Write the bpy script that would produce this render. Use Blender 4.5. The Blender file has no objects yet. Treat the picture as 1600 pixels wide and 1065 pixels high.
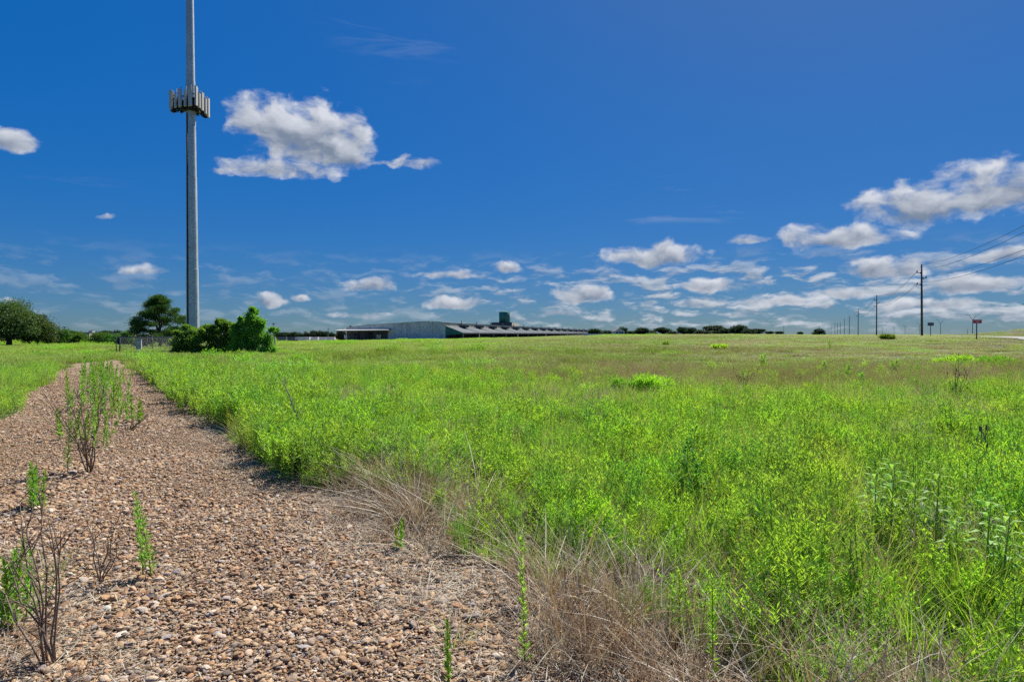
import bpy, math, random
import numpy as np
from mathutils import Vector, Matrix

R = math.radians
random.seed(7)
rng = np.random.default_rng(11)
C = bpy.context.scene.collection
scene = bpy.context.scene

# ------------------------------------------------------------------ camera, light, sky
F = 978.0            # focal length in photo pixels (photo 1600 wide)
HZ = 522.0           # photo row of the horizon
EYE = 1.6
cam_data = bpy.data.cameras.new('camera')
cam = bpy.data.objects.new('camera', cam_data)
C.objects.link(cam)
cam_data.sensor_width = 36.0
cam_data.lens = 36.0 * F / 1600.0
cam_data.clip_start = 0.05
cam_data.clip_end = 20000
cam.location = (0, 0, EYE)
cam.rotation_euler = (R(90) - math.atan(10.5 / F), 0, 0)
scene.camera = cam

SUN_AZ, SUN_EL = R(31), R(52)       # clockwise from +Y
sun_data = bpy.data.lights.new('sun', 'SUN')
sun_data.energy = 4.6
sun_data.angle = R(0.5)
sun_data.color = (1.0, 0.95, 0.86)
sun = bpy.data.objects.new('sun', sun_data)
C.objects.link(sun)
sd = Vector((math.sin(SUN_AZ) * math.cos(SUN_EL), math.cos(SUN_AZ) * math.cos(SUN_EL), math.sin(SUN_EL)))
sun.rotation_euler = (-sd).to_track_quat('-Z', 'Y').to_euler()
sun.location = (60, 80, 120)

vs = scene.view_settings
vs.view_transform = 'Standard'
vs.look = 'None'
vs.gamma = 1
vs.exposure = 1.0
scene.cycles.max_bounces = 6
scene.cycles.diffuse_bounces = 3
scene.cycles.transmission_bounces = 3
scene.cycles.transparent_max_bounces = 8
scene.cycles.use_denoising = False


def azel(px, py):
    """photo pixel -> azimuth / elevation of that direction, degrees"""
    x = (px - 800) / F
    y = (HZ - py) / F
    return math.degrees(math.atan(x)), math.degrees(math.atan2(y, math.hypot(x, 1)))


world = bpy.data.worlds.new('World')
scene.world = world
world.use_nodes = True
wt = world.node_tree
for n in list(wt.nodes):
    wt.nodes.remove(n)


def wnode(kind, **kw):
    n = wt.nodes.new(kind)
    for k, v in kw.items():
        setattr(n, k, v)
    return n


def setin(n, sock, v):
    if isinstance(v, bpy.types.NodeSocket):
        wt.links.new(v, n.inputs[sock])
    else:
        n.inputs[sock].default_value = v


def wmath(op, a, b=None, c=None, clamp=False):
    n = wnode('ShaderNodeMath', operation=op, use_clamp=clamp)
    setin(n, 0, a)
    if b is not None: setin(n, 1, b)
    if c is not None: setin(n, 2, c)
    return n.outputs[0]


def wvec(op, a, b=None):
    n = wnode('ShaderNodeVectorMath', operation=op)
    setin(n, 0, a)
    if b is not None: setin(n, 1, b)
    return n.outputs['Value'] if op == 'LENGTH' else n.outputs[0]


def wmap(v, a, b, c, d, smooth=True):
    n = wnode('ShaderNodeMapRange', interpolation_type='SMOOTHSTEP' if smooth else 'LINEAR')
    setin(n, 0, v)
    for i, q in enumerate((a, b, c, d)): n.inputs[i + 1].default_value = q
    return n.outputs[0]


def wmix(fac, a, b, mode='MIX'):
    n = wnode('ShaderNodeMix', data_type='RGBA', blend_type=mode)
    setin(n, 0, fac)
    setin(n, 6, a)
    setin(n, 7, b)
    return n.outputs[2]


def wnoise(vec, scale, detail, rough, lac=2.0, dist=0.0):
    n = wnode('ShaderNodeTexNoise')
    setin(n, 'Vector', vec)
    n.inputs['Scale'].default_value = scale
    n.inputs['Detail'].default_value = detail
    n.inputs['Roughness'].default_value = rough
    n.inputs['Lacunarity'].default_value = lac
    n.inputs['Distortion'].default_value = dist
    return n.outputs['Fac']


sky = wnode('ShaderNodeTexSky', sky_type='NISHITA')
sky.sun_disc = False
sky.sun_elevation = SUN_EL
sky.sun_rotation = SUN_AZ
sky.altitude = 0
sky.air_density = 0.55
sky.dust_density = 0.3
sky.ozone_density = 6.0
gam = wnode('ShaderNodeGamma')
wt.links.new(sky.outputs[0], gam.inputs[0])
gam.inputs[1].default_value = 1.0
hsv = wnode('ShaderNodeHueSaturation')
wt.links.new(gam.outputs[0], hsv.inputs['Color'])
hsv.inputs['Saturation'].default_value = 1.3
hsv.inputs['Value'].default_value = 0.8
bw = wnode('ShaderNodeRGBToBW')
wt.links.new(hsv.outputs[0], bw.inputs[0])
gain = wmath('MULTIPLY', wmath('POWER', wmath('MAXIMUM', bw.outputs[0], 0.02), -0.6), 0.722)
sky_col = wvec('MULTIPLY', hsv.outputs[0], wvec('MULTIPLY', (0.80, 0.97, 1.03), gain))

tc = wnode('ShaderNodeTexCoord')
sep = wnode('ShaderNodeSeparateXYZ')
wt.links.new(tc.outputs['Generated'], sep.inputs[0])
az = wmath('MULTIPLY', wmath('ARCTAN2', sep.outputs[0], sep.outputs[1]), 57.29578)
el = wmath('MULTIPLY', wmath('ARCSINE', sep.outputs[2]), 57.29578)
cmb = wnode('ShaderNodeCombineXYZ')
setin(cmb, 0, az); setin(cmb, 1, el)
P = cmb.outputs[0]
# edge warp so that the outlines billow
wn = wnode('ShaderNodeTexNoise')
setin(wn, 'Vector', P)
wn.inputs['Scale'].default_value = 0.35
wn.inputs['Detail'].default_value = 3
warp = wvec('MULTIPLY', wvec('SUBTRACT', wn.outputs['Color'], (0.5, 0.5, 0.5)), (2.4, 1.2, 0))
PW = wvec('ADD', P, warp)
PN = wvec('MULTIPLY', PW, (1.0, 1.5, 1.0))
fbm = wnoise(PN, 0.40, 8, 0.54)
fbm2 = wnoise(wvec('ADD', PN, (0.45, 0.9, 0)), 0.40, 4, 0.54)

# cumulus: photo centre x, y, half width, half height, strength
CUMULUS = [
    (428, 196, 66, 44, 1.0), (490, 222, 92, 58, 1.1), (545, 250, 44, 34, .8), (435, 266, 112, 20, 0.8), (645, 256, 44, 19, 0.7), (345, 268, 44, 11, .5), (600, 258, 50, 8, .35),
    (12, 222, 58, 24, 0.9),
    (1555, 300, 110, 52, 1.0), (1430, 325, 100, 42, 0.95), (1310, 372, 115, 24, 0.9), (1170, 376, 40, 11, 0.6),
    (1025, 402, 82, 22, 0.9), (912, 462, 52, 18, 0.95), (790, 421, 30, 11, .75), (573, 447, 44, 15, .85),
    (695, 430, 62, 12, .6), (710, 475, 56, 12, .8), (232, 424, 56, 10, .6), (415, 472, 46, 14, .75), (470, 470, 18, 9, .7),
    (1385, 422, 72, 22, 0.9), (1118, 446, 66, 15, 0.8), (1100, 474, 62, 11, 0.7), (1320, 458, 75, 16, 0.75), (1520, 445, 120, 22, 0.8),
    (1560, 400, 62, 15, .7), (870, 490, 45, 8, .6), (1210, 470, 70, 14, .65), (1450, 478, 130, 14, .6), (0, 380, 22, 8, .4), (20, 470, 30, 8, .5),
    (560, 492, 70, 8, .5), (165, 340, 30, 8, .35), (505, 355, 18, 7, .35),
]
E = None
V = None
for (px, py, hw, hh, st) in CUMULUS:
    a0, e0 = azel(px, py)
    A = max(0.4, abs(azel(px + hw, py)[0] - azel(px - hw, py)[0]) / 2) * 1.12
    B = max(0.25, abs(azel(px, py - hh)[1] - azel(px, py + hh)[1]) / 2) * 1.15
    d = wvec('MULTIPLY', wvec('SUBTRACT', PW, (a0, e0, 0)), (1 / A, 1 / B, 0))
    s = wnode('ShaderNodeSeparateXYZ')
    wt.links.new(d, s.inputs[0])
    yy = wmath('MAXIMUM', s.outputs[1], wmath('MULTIPLY', s.outputs[1], -1.45))
    r2 = wmath('ADD', wmath('MULTIPLY', s.outputs[0], s.outputs[0]), wmath('MULTIPLY', yy, yy))
    e_i = wmath('SUBTRACT', st, r2)
    v_i = wmath('MULTIPLY', wmath('MAXIMUM', e_i, 0.0), s.outputs[1])
    E = e_i if E is None else wmath('MAXIMUM', E, e_i)
    V = v_i if V is None else wmath('ADD', V, v_i)
E = wmath('MAXIMUM', E, -1.2)
nz = wmath('MULTIPLY', wmath('SUBTRACT', fbm, 0.5), 2.5)
dens = wmap(wmath('ADD', wmath('MULTIPLY', E, 0.85), nz), -0.04, 0.70, 0, 0.97)
# many small ones low over the horizon
low = wnoise(wvec('MULTIPLY', PW, (0.27, 0.95, 1.0)), 1.0, 7, 0.58)
low2 = wnoise(wvec('ADD', wvec('MULTIPLY', PW, (0.27, 0.95, 1.0)), (0.06, 0.35, 0)), 1.0, 4, 0.58)
band = wmath('MULTIPLY', wmap(el, 0.0, 1.0, 0.25, 1), wmap(el, 4.0, 8.0, 1, 0))
band = wmath('MULTIPLY', band, wmap(az, -20.0, 18.0, 0.25, 1.0))
dlow = wmath('MULTIPLY', wmap(low, 0.465, 0.62, 0, 0.92), band)
# thin high streaks
strk = wnoise(wvec('MULTIPLY', wvec('ADD', P, (0, 0, 3.3)), (0.10, 0.75, 1.0)), 1.0, 5, 0.6, dist=0.6)
def patch(px, py, hw, hh):
    a0, e0 = azel(px, py)
    d = wvec('MULTIPLY', wvec('SUBTRACT', P, (a0, e0, 0)), (F / hw / 57.3, F / hh / 57.3, 0))
    return wmap(wvec('LENGTH', d), 0.2, 1.0, 1, 0)
pm = wmath('MAXIMUM', wmath('MAXIMUM', wmath('MULTIPLY', patch(1060, 312, 260, 60), 2.6), patch(620, 30, 150, 110)), patch(60, 320, 150, 90))
dstr = wmath('MULTIPLY', wmap(strk, 0.55, 0.85, 0, 0.20), pm)
shade = wmath('ADD', wmath('MULTIPLY', wmath('SUBTRACT', fbm, fbm2), 1.5), wmath('ADD', wmath('MULTIPLY', V, 0.8), wmath('SUBTRACT', 0.78, wmath('MULTIPLY', wmath('MAXIMUM', E, 0.0), 0.55))), clamp=True)
shade_low = wmath('ADD', wmath('MULTIPLY', wmath('SUBTRACT', low, low2), 3.0), 0.50, clamp=True)
K = 10.0
c_dark = (1.05, 1.3, 1.75, 1)
c_lite = (3.5, 3.65, 4.0, 1)
cum_col = wmix(shade, c_dark, c_lite)
low_col = wmix(shade_low, (1.0, 1.32, 1.8, 1), (3.1, 3.35, 3.7, 1))
col = wmix(dstr, sky_col, (0.5 * K * .48, 0.56 * K * .48, 0.64 * K * .48, 1))
col = wmix(dlow, col, low_col)
col = wmix(dens, col, cum_col)
bg = wnode('ShaderNodeBackground')
wt.links.new(col, bg.inputs[0])
bg.inputs[1].default_value = 0.10
wo = wnode('ShaderNodeOutputWorld')
wt.links.new(bg.outputs[0], wo.inputs[0])
world.cycles.sampling_method = 'MANUAL'
world.cycles.sample_map_resolution = 512


# ------------------------------------------------------------------ helpers
def tag(o, label=None, cat=None, group=None, kind=None):
    if label: o['label'] = label
    if cat: o['category'] = cat
    if group: o['group'] = group
    if kind: o['kind'] = kind
    return o


def empty(name, loc=(0, 0, 0), rz=0.0, label=None, cat=None, group=None):
    o = bpy.data.objects.new(name, None)
    o.empty_display_size = 0.2
    C.objects.link(o)
    o.location = loc
    o.rotation_euler = (0, 0, rz)
    return tag(o, label, cat, group)


def copy_tree(o, parent=None):
    c = o.copy()
    C.objects.link(c)
    c.parent = parent
    for ch in list(o.children):
        copy_tree(ch, c)
    return c


class MB:
    """collects shapes and links them as ONE mesh object"""
    def __init__(self):
        self.v = []; self.f = []; self.m = []; self.n = 0; self.sm = []

    def add(self, verts, faces, mat=0, smooth=False):
        verts = np.asarray(verts, float).reshape(-1, 3)
        b = self.n
        self.v.append(verts)
        for f in faces:
            self.f.append([int(i) + b for i in f]); self.m.append(mat); self.sm.append(smooth)
        self.n += len(verts)

    def addq(self, verts, faces, mat=0, smooth=False):
        verts = np.asarray(verts, float).reshape(-1, 3)
        fl = (np.asarray(faces) + self.n).tolist()
        self.v.append(verts); self.f += fl
        self.m += [mat] * len(fl); self.sm += [smooth] * len(fl)
        self.n += len(verts)

    def box(self, c, s, rz=0.0, mat=0, M=None):
        x, y, z = s[0] / 2, s[1] / 2, s[2] / 2
        vv = np.array([(i * x, j * y, k * z) for k in (-1, 1) for j in (-1, 1) for i in (-1, 1)])
        if M is not None:
            vv = vv @ np.array(M.to_3x3()).T
        elif rz:
            cc, ss = math.cos(rz), math.sin(rz)
            vv = np.stack([vv[:, 0] * cc - vv[:, 1] * ss, vv[:, 0] * ss + vv[:, 1] * cc, vv[:, 2]], 1)
        self.add(vv + np.array(c), [(0, 2, 3, 1), (4, 5, 7, 6), (0, 1, 5, 4), (1, 3, 7, 5), (3, 2, 6, 7), (2, 0, 4, 6)], mat)

    def tube(self, pts, rad, sides=6, mat=0, smooth=True, cap=True):
        pts = [Vector(p) for p in pts]
        if not hasattr(rad, '__len__'): rad = [rad] * len(pts)
        vv = []; prev = None
        for i, p in enumerate(pts):
            d = (pts[min(i + 1, len(pts) - 1)] - pts[max(i - 1, 0)]).normalized()
            if prev is None:
                a = d.orthogonal().normalized()
                if abs(d.z) > .9: a = (Vector((1, 0, 0)) - d * d.x).normalized()
            else:
                a = (prev - d * prev.dot(d)).normalized()
            prev = a
            b = d.cross(a)
            for k in range(sides):
                t = 2 * math.pi * k / sides
                vv.append(p + (a * math.cos(t) + b * math.sin(t)) * rad[i])
        ff = []
        for i in range(len(pts) - 1):
            for k in range(sides):
                k2 = (k + 1) % sides
                ff.append((i * sides + k, i * sides + k2, (i + 1) * sides + k2, (i + 1) * sides + k))
        if cap:
            ff.append(tuple(range(sides))[::-1])
            ff.append(tuple((len(pts) - 1) * sides + k for k in range(sides)))
        self.add([tuple(q) for q in vv], ff, mat, smooth)

    def leaves(self, base, d, side, L, W, droop=0.15, mat=0, at=0.45):
        """diamond shaped leaves, all arrays of N"""
        base = np.asarray(base, float); d = unit(d); side = unit(side)
        L = np.asarray(L)[:, None]; W = np.asarray(W)[:, None]
        up = unit(np.cross(side, d)); up[up[:, 2] < 0] *= -1
        mid = base + d * L * at
        tip = base + d * L - np.array([0, 0, 1.0]) * L * droop
        vv = np.stack([base, mid + side * W * .5 + up * W * .12, tip, mid - side * W * .5 + up * W * .12], 1).reshape(-1, 3)
        k = np.arange(len(base))[:, None] * 4
        self.addq(vv, k + np.array([[0, 1, 2, 3]]), mat)

    def blades(self, base, d, L, W, bend, side=None, mat=0, seg=4):
        """curved tapering strips; bend = 3-vector added quadratically"""
        base = np.asarray(base, float); d = unit(d); n = len(base)
        if side is None:
            a = rng.uniform(0, 2 * np.pi, n)
            side = np.stack([np.cos(a), np.sin(a), np.zeros(n)], 1)
        L = np.asarray(L)[:, None]; W = np.asarray(W)[:, None]
        rows = []
        for i in range(seg + 1):
            t = i / seg
            p = base + d * L * t + bend * L * t * t
            w = W * (1 - t) ** .7 * .5 + W * 0.04
            rows += [p - side * w, p + side * w]
        vv = np.stack(rows, 1).reshape(-1, 3)
        m = 2 * (seg + 1)
        k = np.arange(n)[:, None, None] * m
        q = np.array([[2 * i, 2 * i + 1, 2 * i + 3, 2 * i + 2] for i in range(seg)])[None]
        self.addq(vv, (k + q).reshape(-1, 4), mat)

    def mesh(self, name, mats):
        me = bpy.data.meshes.new(name)
        v = np.concatenate(self.v) if self.v else np.zeros((0, 3))
        me.from_pydata(v.tolist(), [], self.f)
        for m in (mats if isinstance(mats, (list, tuple)) else [mats]):
            me.materials.append(m)
        me.polygons.foreach_set('material_index', self.m)
        me.polygons.foreach_set('use_smooth', self.sm)
        me.update()
        return me

    def build(self, name, mats, parent=None, link=True):
        o = bpy.data.objects.new(name, self.mesh(name, mats))
        if link: C.objects.link(o)
        if parent is not None: o.parent = parent
        return o


def unit(a):
    a = np.asarray(a, float)
    return a / (np.linalg.norm(a, axis=-1, keepdims=True) + 1e-9)


def rdir(n, up=0.0):
    v = rng.normal(size=(n, 3)); v = unit(v); v[:, 2] += up
    return unit(v)


def ss(v, a, b):
    t = np.clip((v - a) / (b - a), 0, 1)
    return t * t * (3 - 2 * t)


ROAD0 = 19.5; ROADS = 0.49; ROADW = 11.0


def ground(x, y):
    x = np.asarray(x, float); y = np.asarray(y, float)
    z = 1.2 * ss(y, 10, 70) * ss(x, -15, 58)
    z = z - 0.35 * ss(y, 15, 55) * ss(-x, 5, 25)
    z = z - 1.7 * ss(y, 130, 250) * ss(-x, 32, 75)
    u = x - (ROAD0 + ROADS * y + ROADW)
    z = z + 2.6 * ss(u, 1.5, 14) * (1 - ss(y, 70, 190)) * ss(y, 0, 20)
    return z


def gz(x, y):
    return float(ground(x, y))


def at(px, Y):
    """point at depth Y on the ground below photo column px"""
    x = (px - 800) / F * Y
    return (x, Y, gz(x, Y))


def hit(px, py):
    """ground point seen at a photo pixel"""
    y = 2.0
    prev = y
    while y < 900:
        x = (px - 800) / F * y
        z = EYE - (py - HZ) / F * y
        if z <= gz(x, y):
            lo, hi = prev, y
            for _ in range(25):
                m = (lo + hi) / 2
                if EYE - (py - HZ) / F * m <= gz((px - 800) / F * m, m): hi = m
                else: lo = m
            return at(px, hi)
        prev = y
        y *= 1.02
    return at(px, 900)


def zat(py, Y):
    return EYE + (HZ - py) / F * Y


def xat(px, Y):
    return (px - 800) / F * Y


_perm = np.random.default_rng(5).random((256, 256))


def vnoise(x, y, s=1.0, off=0):
    x = np.asarray(x, float) * s + 100.3 + off * 17.1; y = np.asarray(y, float) * s + 77.7 + off * 9.3
    xi = np.floor(x).astype(int); yi = np.floor(y).astype(int)
    fx = x - xi; fy = y - yi
    fx = fx * fx * (3 - 2 * fx); fy = fy * fy * (3 - 2 * fy)
    g = lambda i, j: _perm[(xi + i) % 256, (yi + j) % 256]
    return (g(0, 0) * (1 - fx) + g(1, 0) * fx) * (1 - fy) + (g(0, 1) * (1 - fx) + g(1, 1) * fx) * fy


def fnoise(x, y, s=1.0, off=0):
    return (vnoise(x, y, s, off) + .5 * vnoise(x, y, s * 2.1, off + 3) + .25 * vnoise(x, y, s * 4.3, off + 5)) / 1.75


# ------------------------------------------------------------------ materials
class NT:
    def __init__(self, name):
        self.mat = bpy.data.materials.new(name)
        self.mat.use_nodes = True
        self.t = self.mat.node_tree
        for n in list(self.t.nodes): self.t.nodes.remove(n)
        self.out = self.n('ShaderNodeOutputMaterial')

    def n(self, kind, ins=None, **kw):
        nd = self.t.nodes.new(kind)
        for k, v in kw.items(): setattr(nd, k, v)
        if ins:
            for k, v in ins.items():
                if isinstance(v, bpy.types.NodeSocket): self.t.links.new(v, nd.inputs[k])
                else: nd.inputs[k].default_value = v
        return nd

    def noise(self, vec, scale, detail=4, rough=.55):
        return self.n('ShaderNodeTexNoise', {'Vector': vec, 'Scale': scale, 'Detail': detail, 'Roughness': rough}).outputs['Fac']

    def ramp(self, fac, stops, interp='LINEAR'):
        nd = self.n('ShaderNodeValToRGB', {0: fac})
        r = nd.color_ramp; r.interpolation = interp
        while len(r.elements) < len(stops): r.elements.new(0.5)
        for e, (p, c) in zip(r.elements, stops):
            e.position = p
            e.color = (*c, 1) if len(c) == 3 else c
        return nd.outputs[0]

    def mix(self, fac, a, b, mode='MIX'):
        return self.n('ShaderNodeMix', {0: fac, 6: a, 7: b}, data_type='RGBA', blend_type=mode).outputs[2]

    def math(self, op, a, b=0.0, clamp=False):
        return self.n('ShaderNodeMath', {0: a, 1: b}, operation=op, use_clamp=clamp).outputs[0]

    def finish(self, sh):
        self.t.links.new(sh, self.out.inputs[0])
        return self.mat


def c4(c): return (*c, 1)


def mk(name, base, rough=.7, metal=0.0, var=.15, scale=3.0, spec=.3, bump=0.0, coord='Object', dirt=None):
    t = NT(name)
    tcn = t.n('ShaderNodeTexCoord')
    v = tcn.outputs[coord]
    nz = t.noise(v, scale, 6, .6)
    lo = tuple(max(0, x * (1 - var)) for x in base); hi = tuple(min(1, x * (1 + var)) for x in base)
    colr = t.ramp(nz, [(.3, lo), (.7, hi)])
    if dirt:
        st = t.n('ShaderNodeVectorMath', {0: v, 1: (1, 1, .12)}, operation='MULTIPLY').outputs[0]
        n2 = t.noise(st, dirt[1], 5, .6)
        colr = t.mix(t.ramp(n2, [(.45, (0, 0, 0)), (.72, (.75, .75, .75))]), colr, c4(dirt[0]))
    p = t.n('ShaderNodeBsdfPrincipled', {'Base Color': colr, 'Roughness': rough, 'Metallic': metal, 'Specular IOR Level': spec})
    if bump:
        b = t.n('ShaderNodeBump', {'Height': nz, 'Strength': bump, 'Distance': .02})
        t.t.links.new(b.outputs[0], p.inputs['Normal'])
    return t.finish(p.outputs[0])


def leafmat(name, base, trans=None, tw=.45, var=.25, wscale=.5, alt=None, altw=.5, gloss=.025):
    """thin leaf: diffuse + translucent, random tint per plant and drift of colour over the ground"""
    t = NT(name)
    oi = t.n('ShaderNodeObjectInfo')
    geo = t.n('ShaderNodeNewGeometry')
    nz = t.noise(geo.outputs['Position'], wscale, 3, .6)
    fine = t.noise(geo.outputs['Position'], 9.0, 2, .6)
    colr = t.n('ShaderNodeRGB').outputs[0]
    colr.default_value = c4(base)
    if alt:
        f = t.math('MULTIPLY', t.ramp(nz, [(.42, (0, 0, 0)), (.66, (1, 1, 1))]), altw)
        colr = t.mix(f, colr, c4(alt))
    val = t.math('ADD', t.math('MULTIPLY', t.math('ADD', oi.outputs['Random'], fine), var), 1 - var)
    hs = t.n('ShaderNodeHueSaturation', {'Color': colr, 'Value': val, 'Hue': t.math('ADD', t.math('MULTIPLY', oi.outputs['Random'], .03), .487)})
    c = hs.outputs[0]
    dif = t.n('ShaderNodeBsdfDiffuse', {'Color': c})
    tr = trans or (1.14, 1.16, .66)
    tcol = t.mix(1.0, c, c4(tr), 'MULTIPLY')
    trn = t.n('ShaderNodeBsdfTranslucent', {'Color': tcol})
    m1 = t.n('ShaderNodeMixShader', {0: tw, 1: dif.outputs[0], 2: trn.outputs[0]})
    gl = t.n('ShaderNodeBsdfGlossy', {'Roughness': .45, 'Color': (.7, .75, .8, 1)})
    m2 = t.n('ShaderNodeMixShader', {0: gloss, 1: m1.outputs[0], 2: gl.outputs[0]})
    return t.finish(m2.outputs[0])


M = {}
M['weed'] = leafmat('weed_leaf', (.30, .50, .045), alt=(.42, .53, .09), altw=.5, tw=.55)
M['weed2'] = leafmat('weed_leaf_deep', (.20, .39, .05), alt=(.31, .45, .08), tw=.45)
M['grass'] = leafmat('grass_blade', (.29, .42, .07), alt=(.42, .45, .16), altw=.7, tw=.45)
M['grass_far'] = leafmat('grass_far', (.18, .29, .035), alt=(.28, .30, .075), altw=.55, wscale=.09, tw=.4)
M['lime'] = leafmat('lime_grass', (.24, .45, .03), alt=(.19, .40, .035), tw=.5)
M['olive'] = leafmat('olive_grass', (.20, .25, .055), alt=(.27, .25, .10), wscale=.12, altw=.8, tw=.4)
M['mauve'] = leafmat('mauve_grass', (.34, .305, .17), trans=(1.1, 1, .8), alt=(.23, .25, .075), wscale=.16, altw=.9, tw=.4)
M['dead'] = leafmat('dead_grass', (.42, .33, .23), trans=(1.1, 1, .8), alt=(.25, .165, .095), wscale=1.6, altw=.7, tw=.3, var=.4)
M['deadgrey'] = leafmat('dead_grass_grey', (.52, .47, .38), trans=(1, 1, .9), alt=(.24, .19, .14), wscale=2.0, altw=.7, tw=.25, var=.4)
M['brown'] = leafmat('brown_straw', (.20, .115, .06), trans=(1.1, 1, .8), alt=(.27, .19, .11), wscale=1.5, tw=.3, var=.4)
M['stem'] = mk('green_stem', (.20, .27, .05), .7, var=.3, scale=9)
M['twig'] = mk('dry_twig', (.17, .125, .095), .85, var=.35, scale=14)
M['twig_grey'] = mk('grey_twig', (.20, .165, .14), .85, var=.35, scale=14)
M['yellow'] = leafmat('yellow_leaf', (.34, .34, .03), tw=.5)
M['oak'] = leafmat('oak_leaf', (.09, .15, .048), trans=(1.2, 1.15, .5), tw=.38, wscale=.35, alt=(.06, .10, .025), var=.4)
M['pine'] = leafmat('pine_needle', (.07, .155, .034), trans=(1.1, 1.1, .5), tw=.35, wscale=.5, alt=(.055, .11, .02), var=.4)
M['bush'] = leafmat('bush_leaf', (.15, .33, .05), trans=(1.15, 1.15, .55), tw=.55, wscale=.6, alt=(.22, .40, .06), var=.5)
M['fartree'] = leafmat('far_tree_leaf', (.04, .075, .034), trans=(1.1, 1.1, .6), tw=.25, wscale=.05, alt=(.055, .09, .03), var=.4)
M['shrub'] = leafmat('shrub_leaf', (.085, .20, .035), trans=(1.2, 1.1, .5), tw=.42, wscale=.2, alt=(.07, .15, .03), var=.4)
M['bark'] = mk('bark', (.10, .075, .058), .9, var=.35, scale=6, bump=.5)
M['concrete'] = mk('tilt_wall_concrete', (.215, .235, .25), .85, var=.12, scale=.3, dirt=((.13, .14, .15), .35))
M['tan_wall'] = mk('tan_panel', (.62, .55, .42), .8, var=.1, scale=.3, dirt=((.3, .26, .2), .3))
M['metal_roof'] = mk('weathered_metal_roof', (.115, .135, .145), .75, var=.2, scale=.4, spec=.15)
M['green_paint'] = mk('dark_green_paint', (.04, .20, .15), .55, var=.15, scale=1.0, dirt=((.03, .10, .08), .6))
M['green_dark'] = mk('green_door', (.02, .075, .05), .6, var=.25, scale=.8)
M['dark'] = mk('dark_opening', (.025, .03, .045), .7, var=.3, scale=.6)
M['canopy'] = mk('canopy_sheet', (.34, .34, .33), .8, var=.1, scale=1)
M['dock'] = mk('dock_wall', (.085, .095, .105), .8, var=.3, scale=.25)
M['white'] = mk('white_paint', (.74, .74, .72), .55, var=.06, scale=2.0)
M['trailer'] = mk('trailer_white', (.62, .63, .64), .5, var=.08, scale=1.0)
M['steel'] = mk('galvanised_steel', (.46, .51, .54), .55, metal=.25, var=.16, scale=1.2, spec=.4, dirt=((.34, .39, .43), .8))
M['fence_metal'] = mk('fence_steel', (.13, .14, .15), .6, metal=.2, var=.15, scale=4)
M['panel'] = mk('antenna_panel', (.52, .50, .46), .55, var=.06, scale=2)
M['black'] = mk('black_metal', (.028, .03, .034), .6, var=.2, scale=4)
M['pole_wood'] = mk('pole_wood', (.085, .072, .062), .85, var=.3, scale=1.5)
M['lamp_metal'] = mk('lamp_metal', (.10, .11, .12), .5, metal=.3, var=.1)
M['red'] = mk('red_sign', (.58, .02, .045), .5, var=.06, scale=1)
M['sign_grey'] = mk('sign_back', (.10, .125, .16), .5, metal=.2, var=.1, scale=2)
M['cabinet'] = mk('cabinet_grey', (.34, .37, .40), .5, var=.1, scale=3)
M['tyre'] = mk('tyre_rubber', (.02, .02, .02), .9)
M['house'] = mk('house_wall', (.60, .58, .55), .8, var=.06)
M['roof_grey'] = mk('house_roof', (.14, .14, .15), .8, var=.15)
M['tan_building'] = mk('tan_building', (.36, .31, .25), .85, var=.08, scale=.5)


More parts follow.
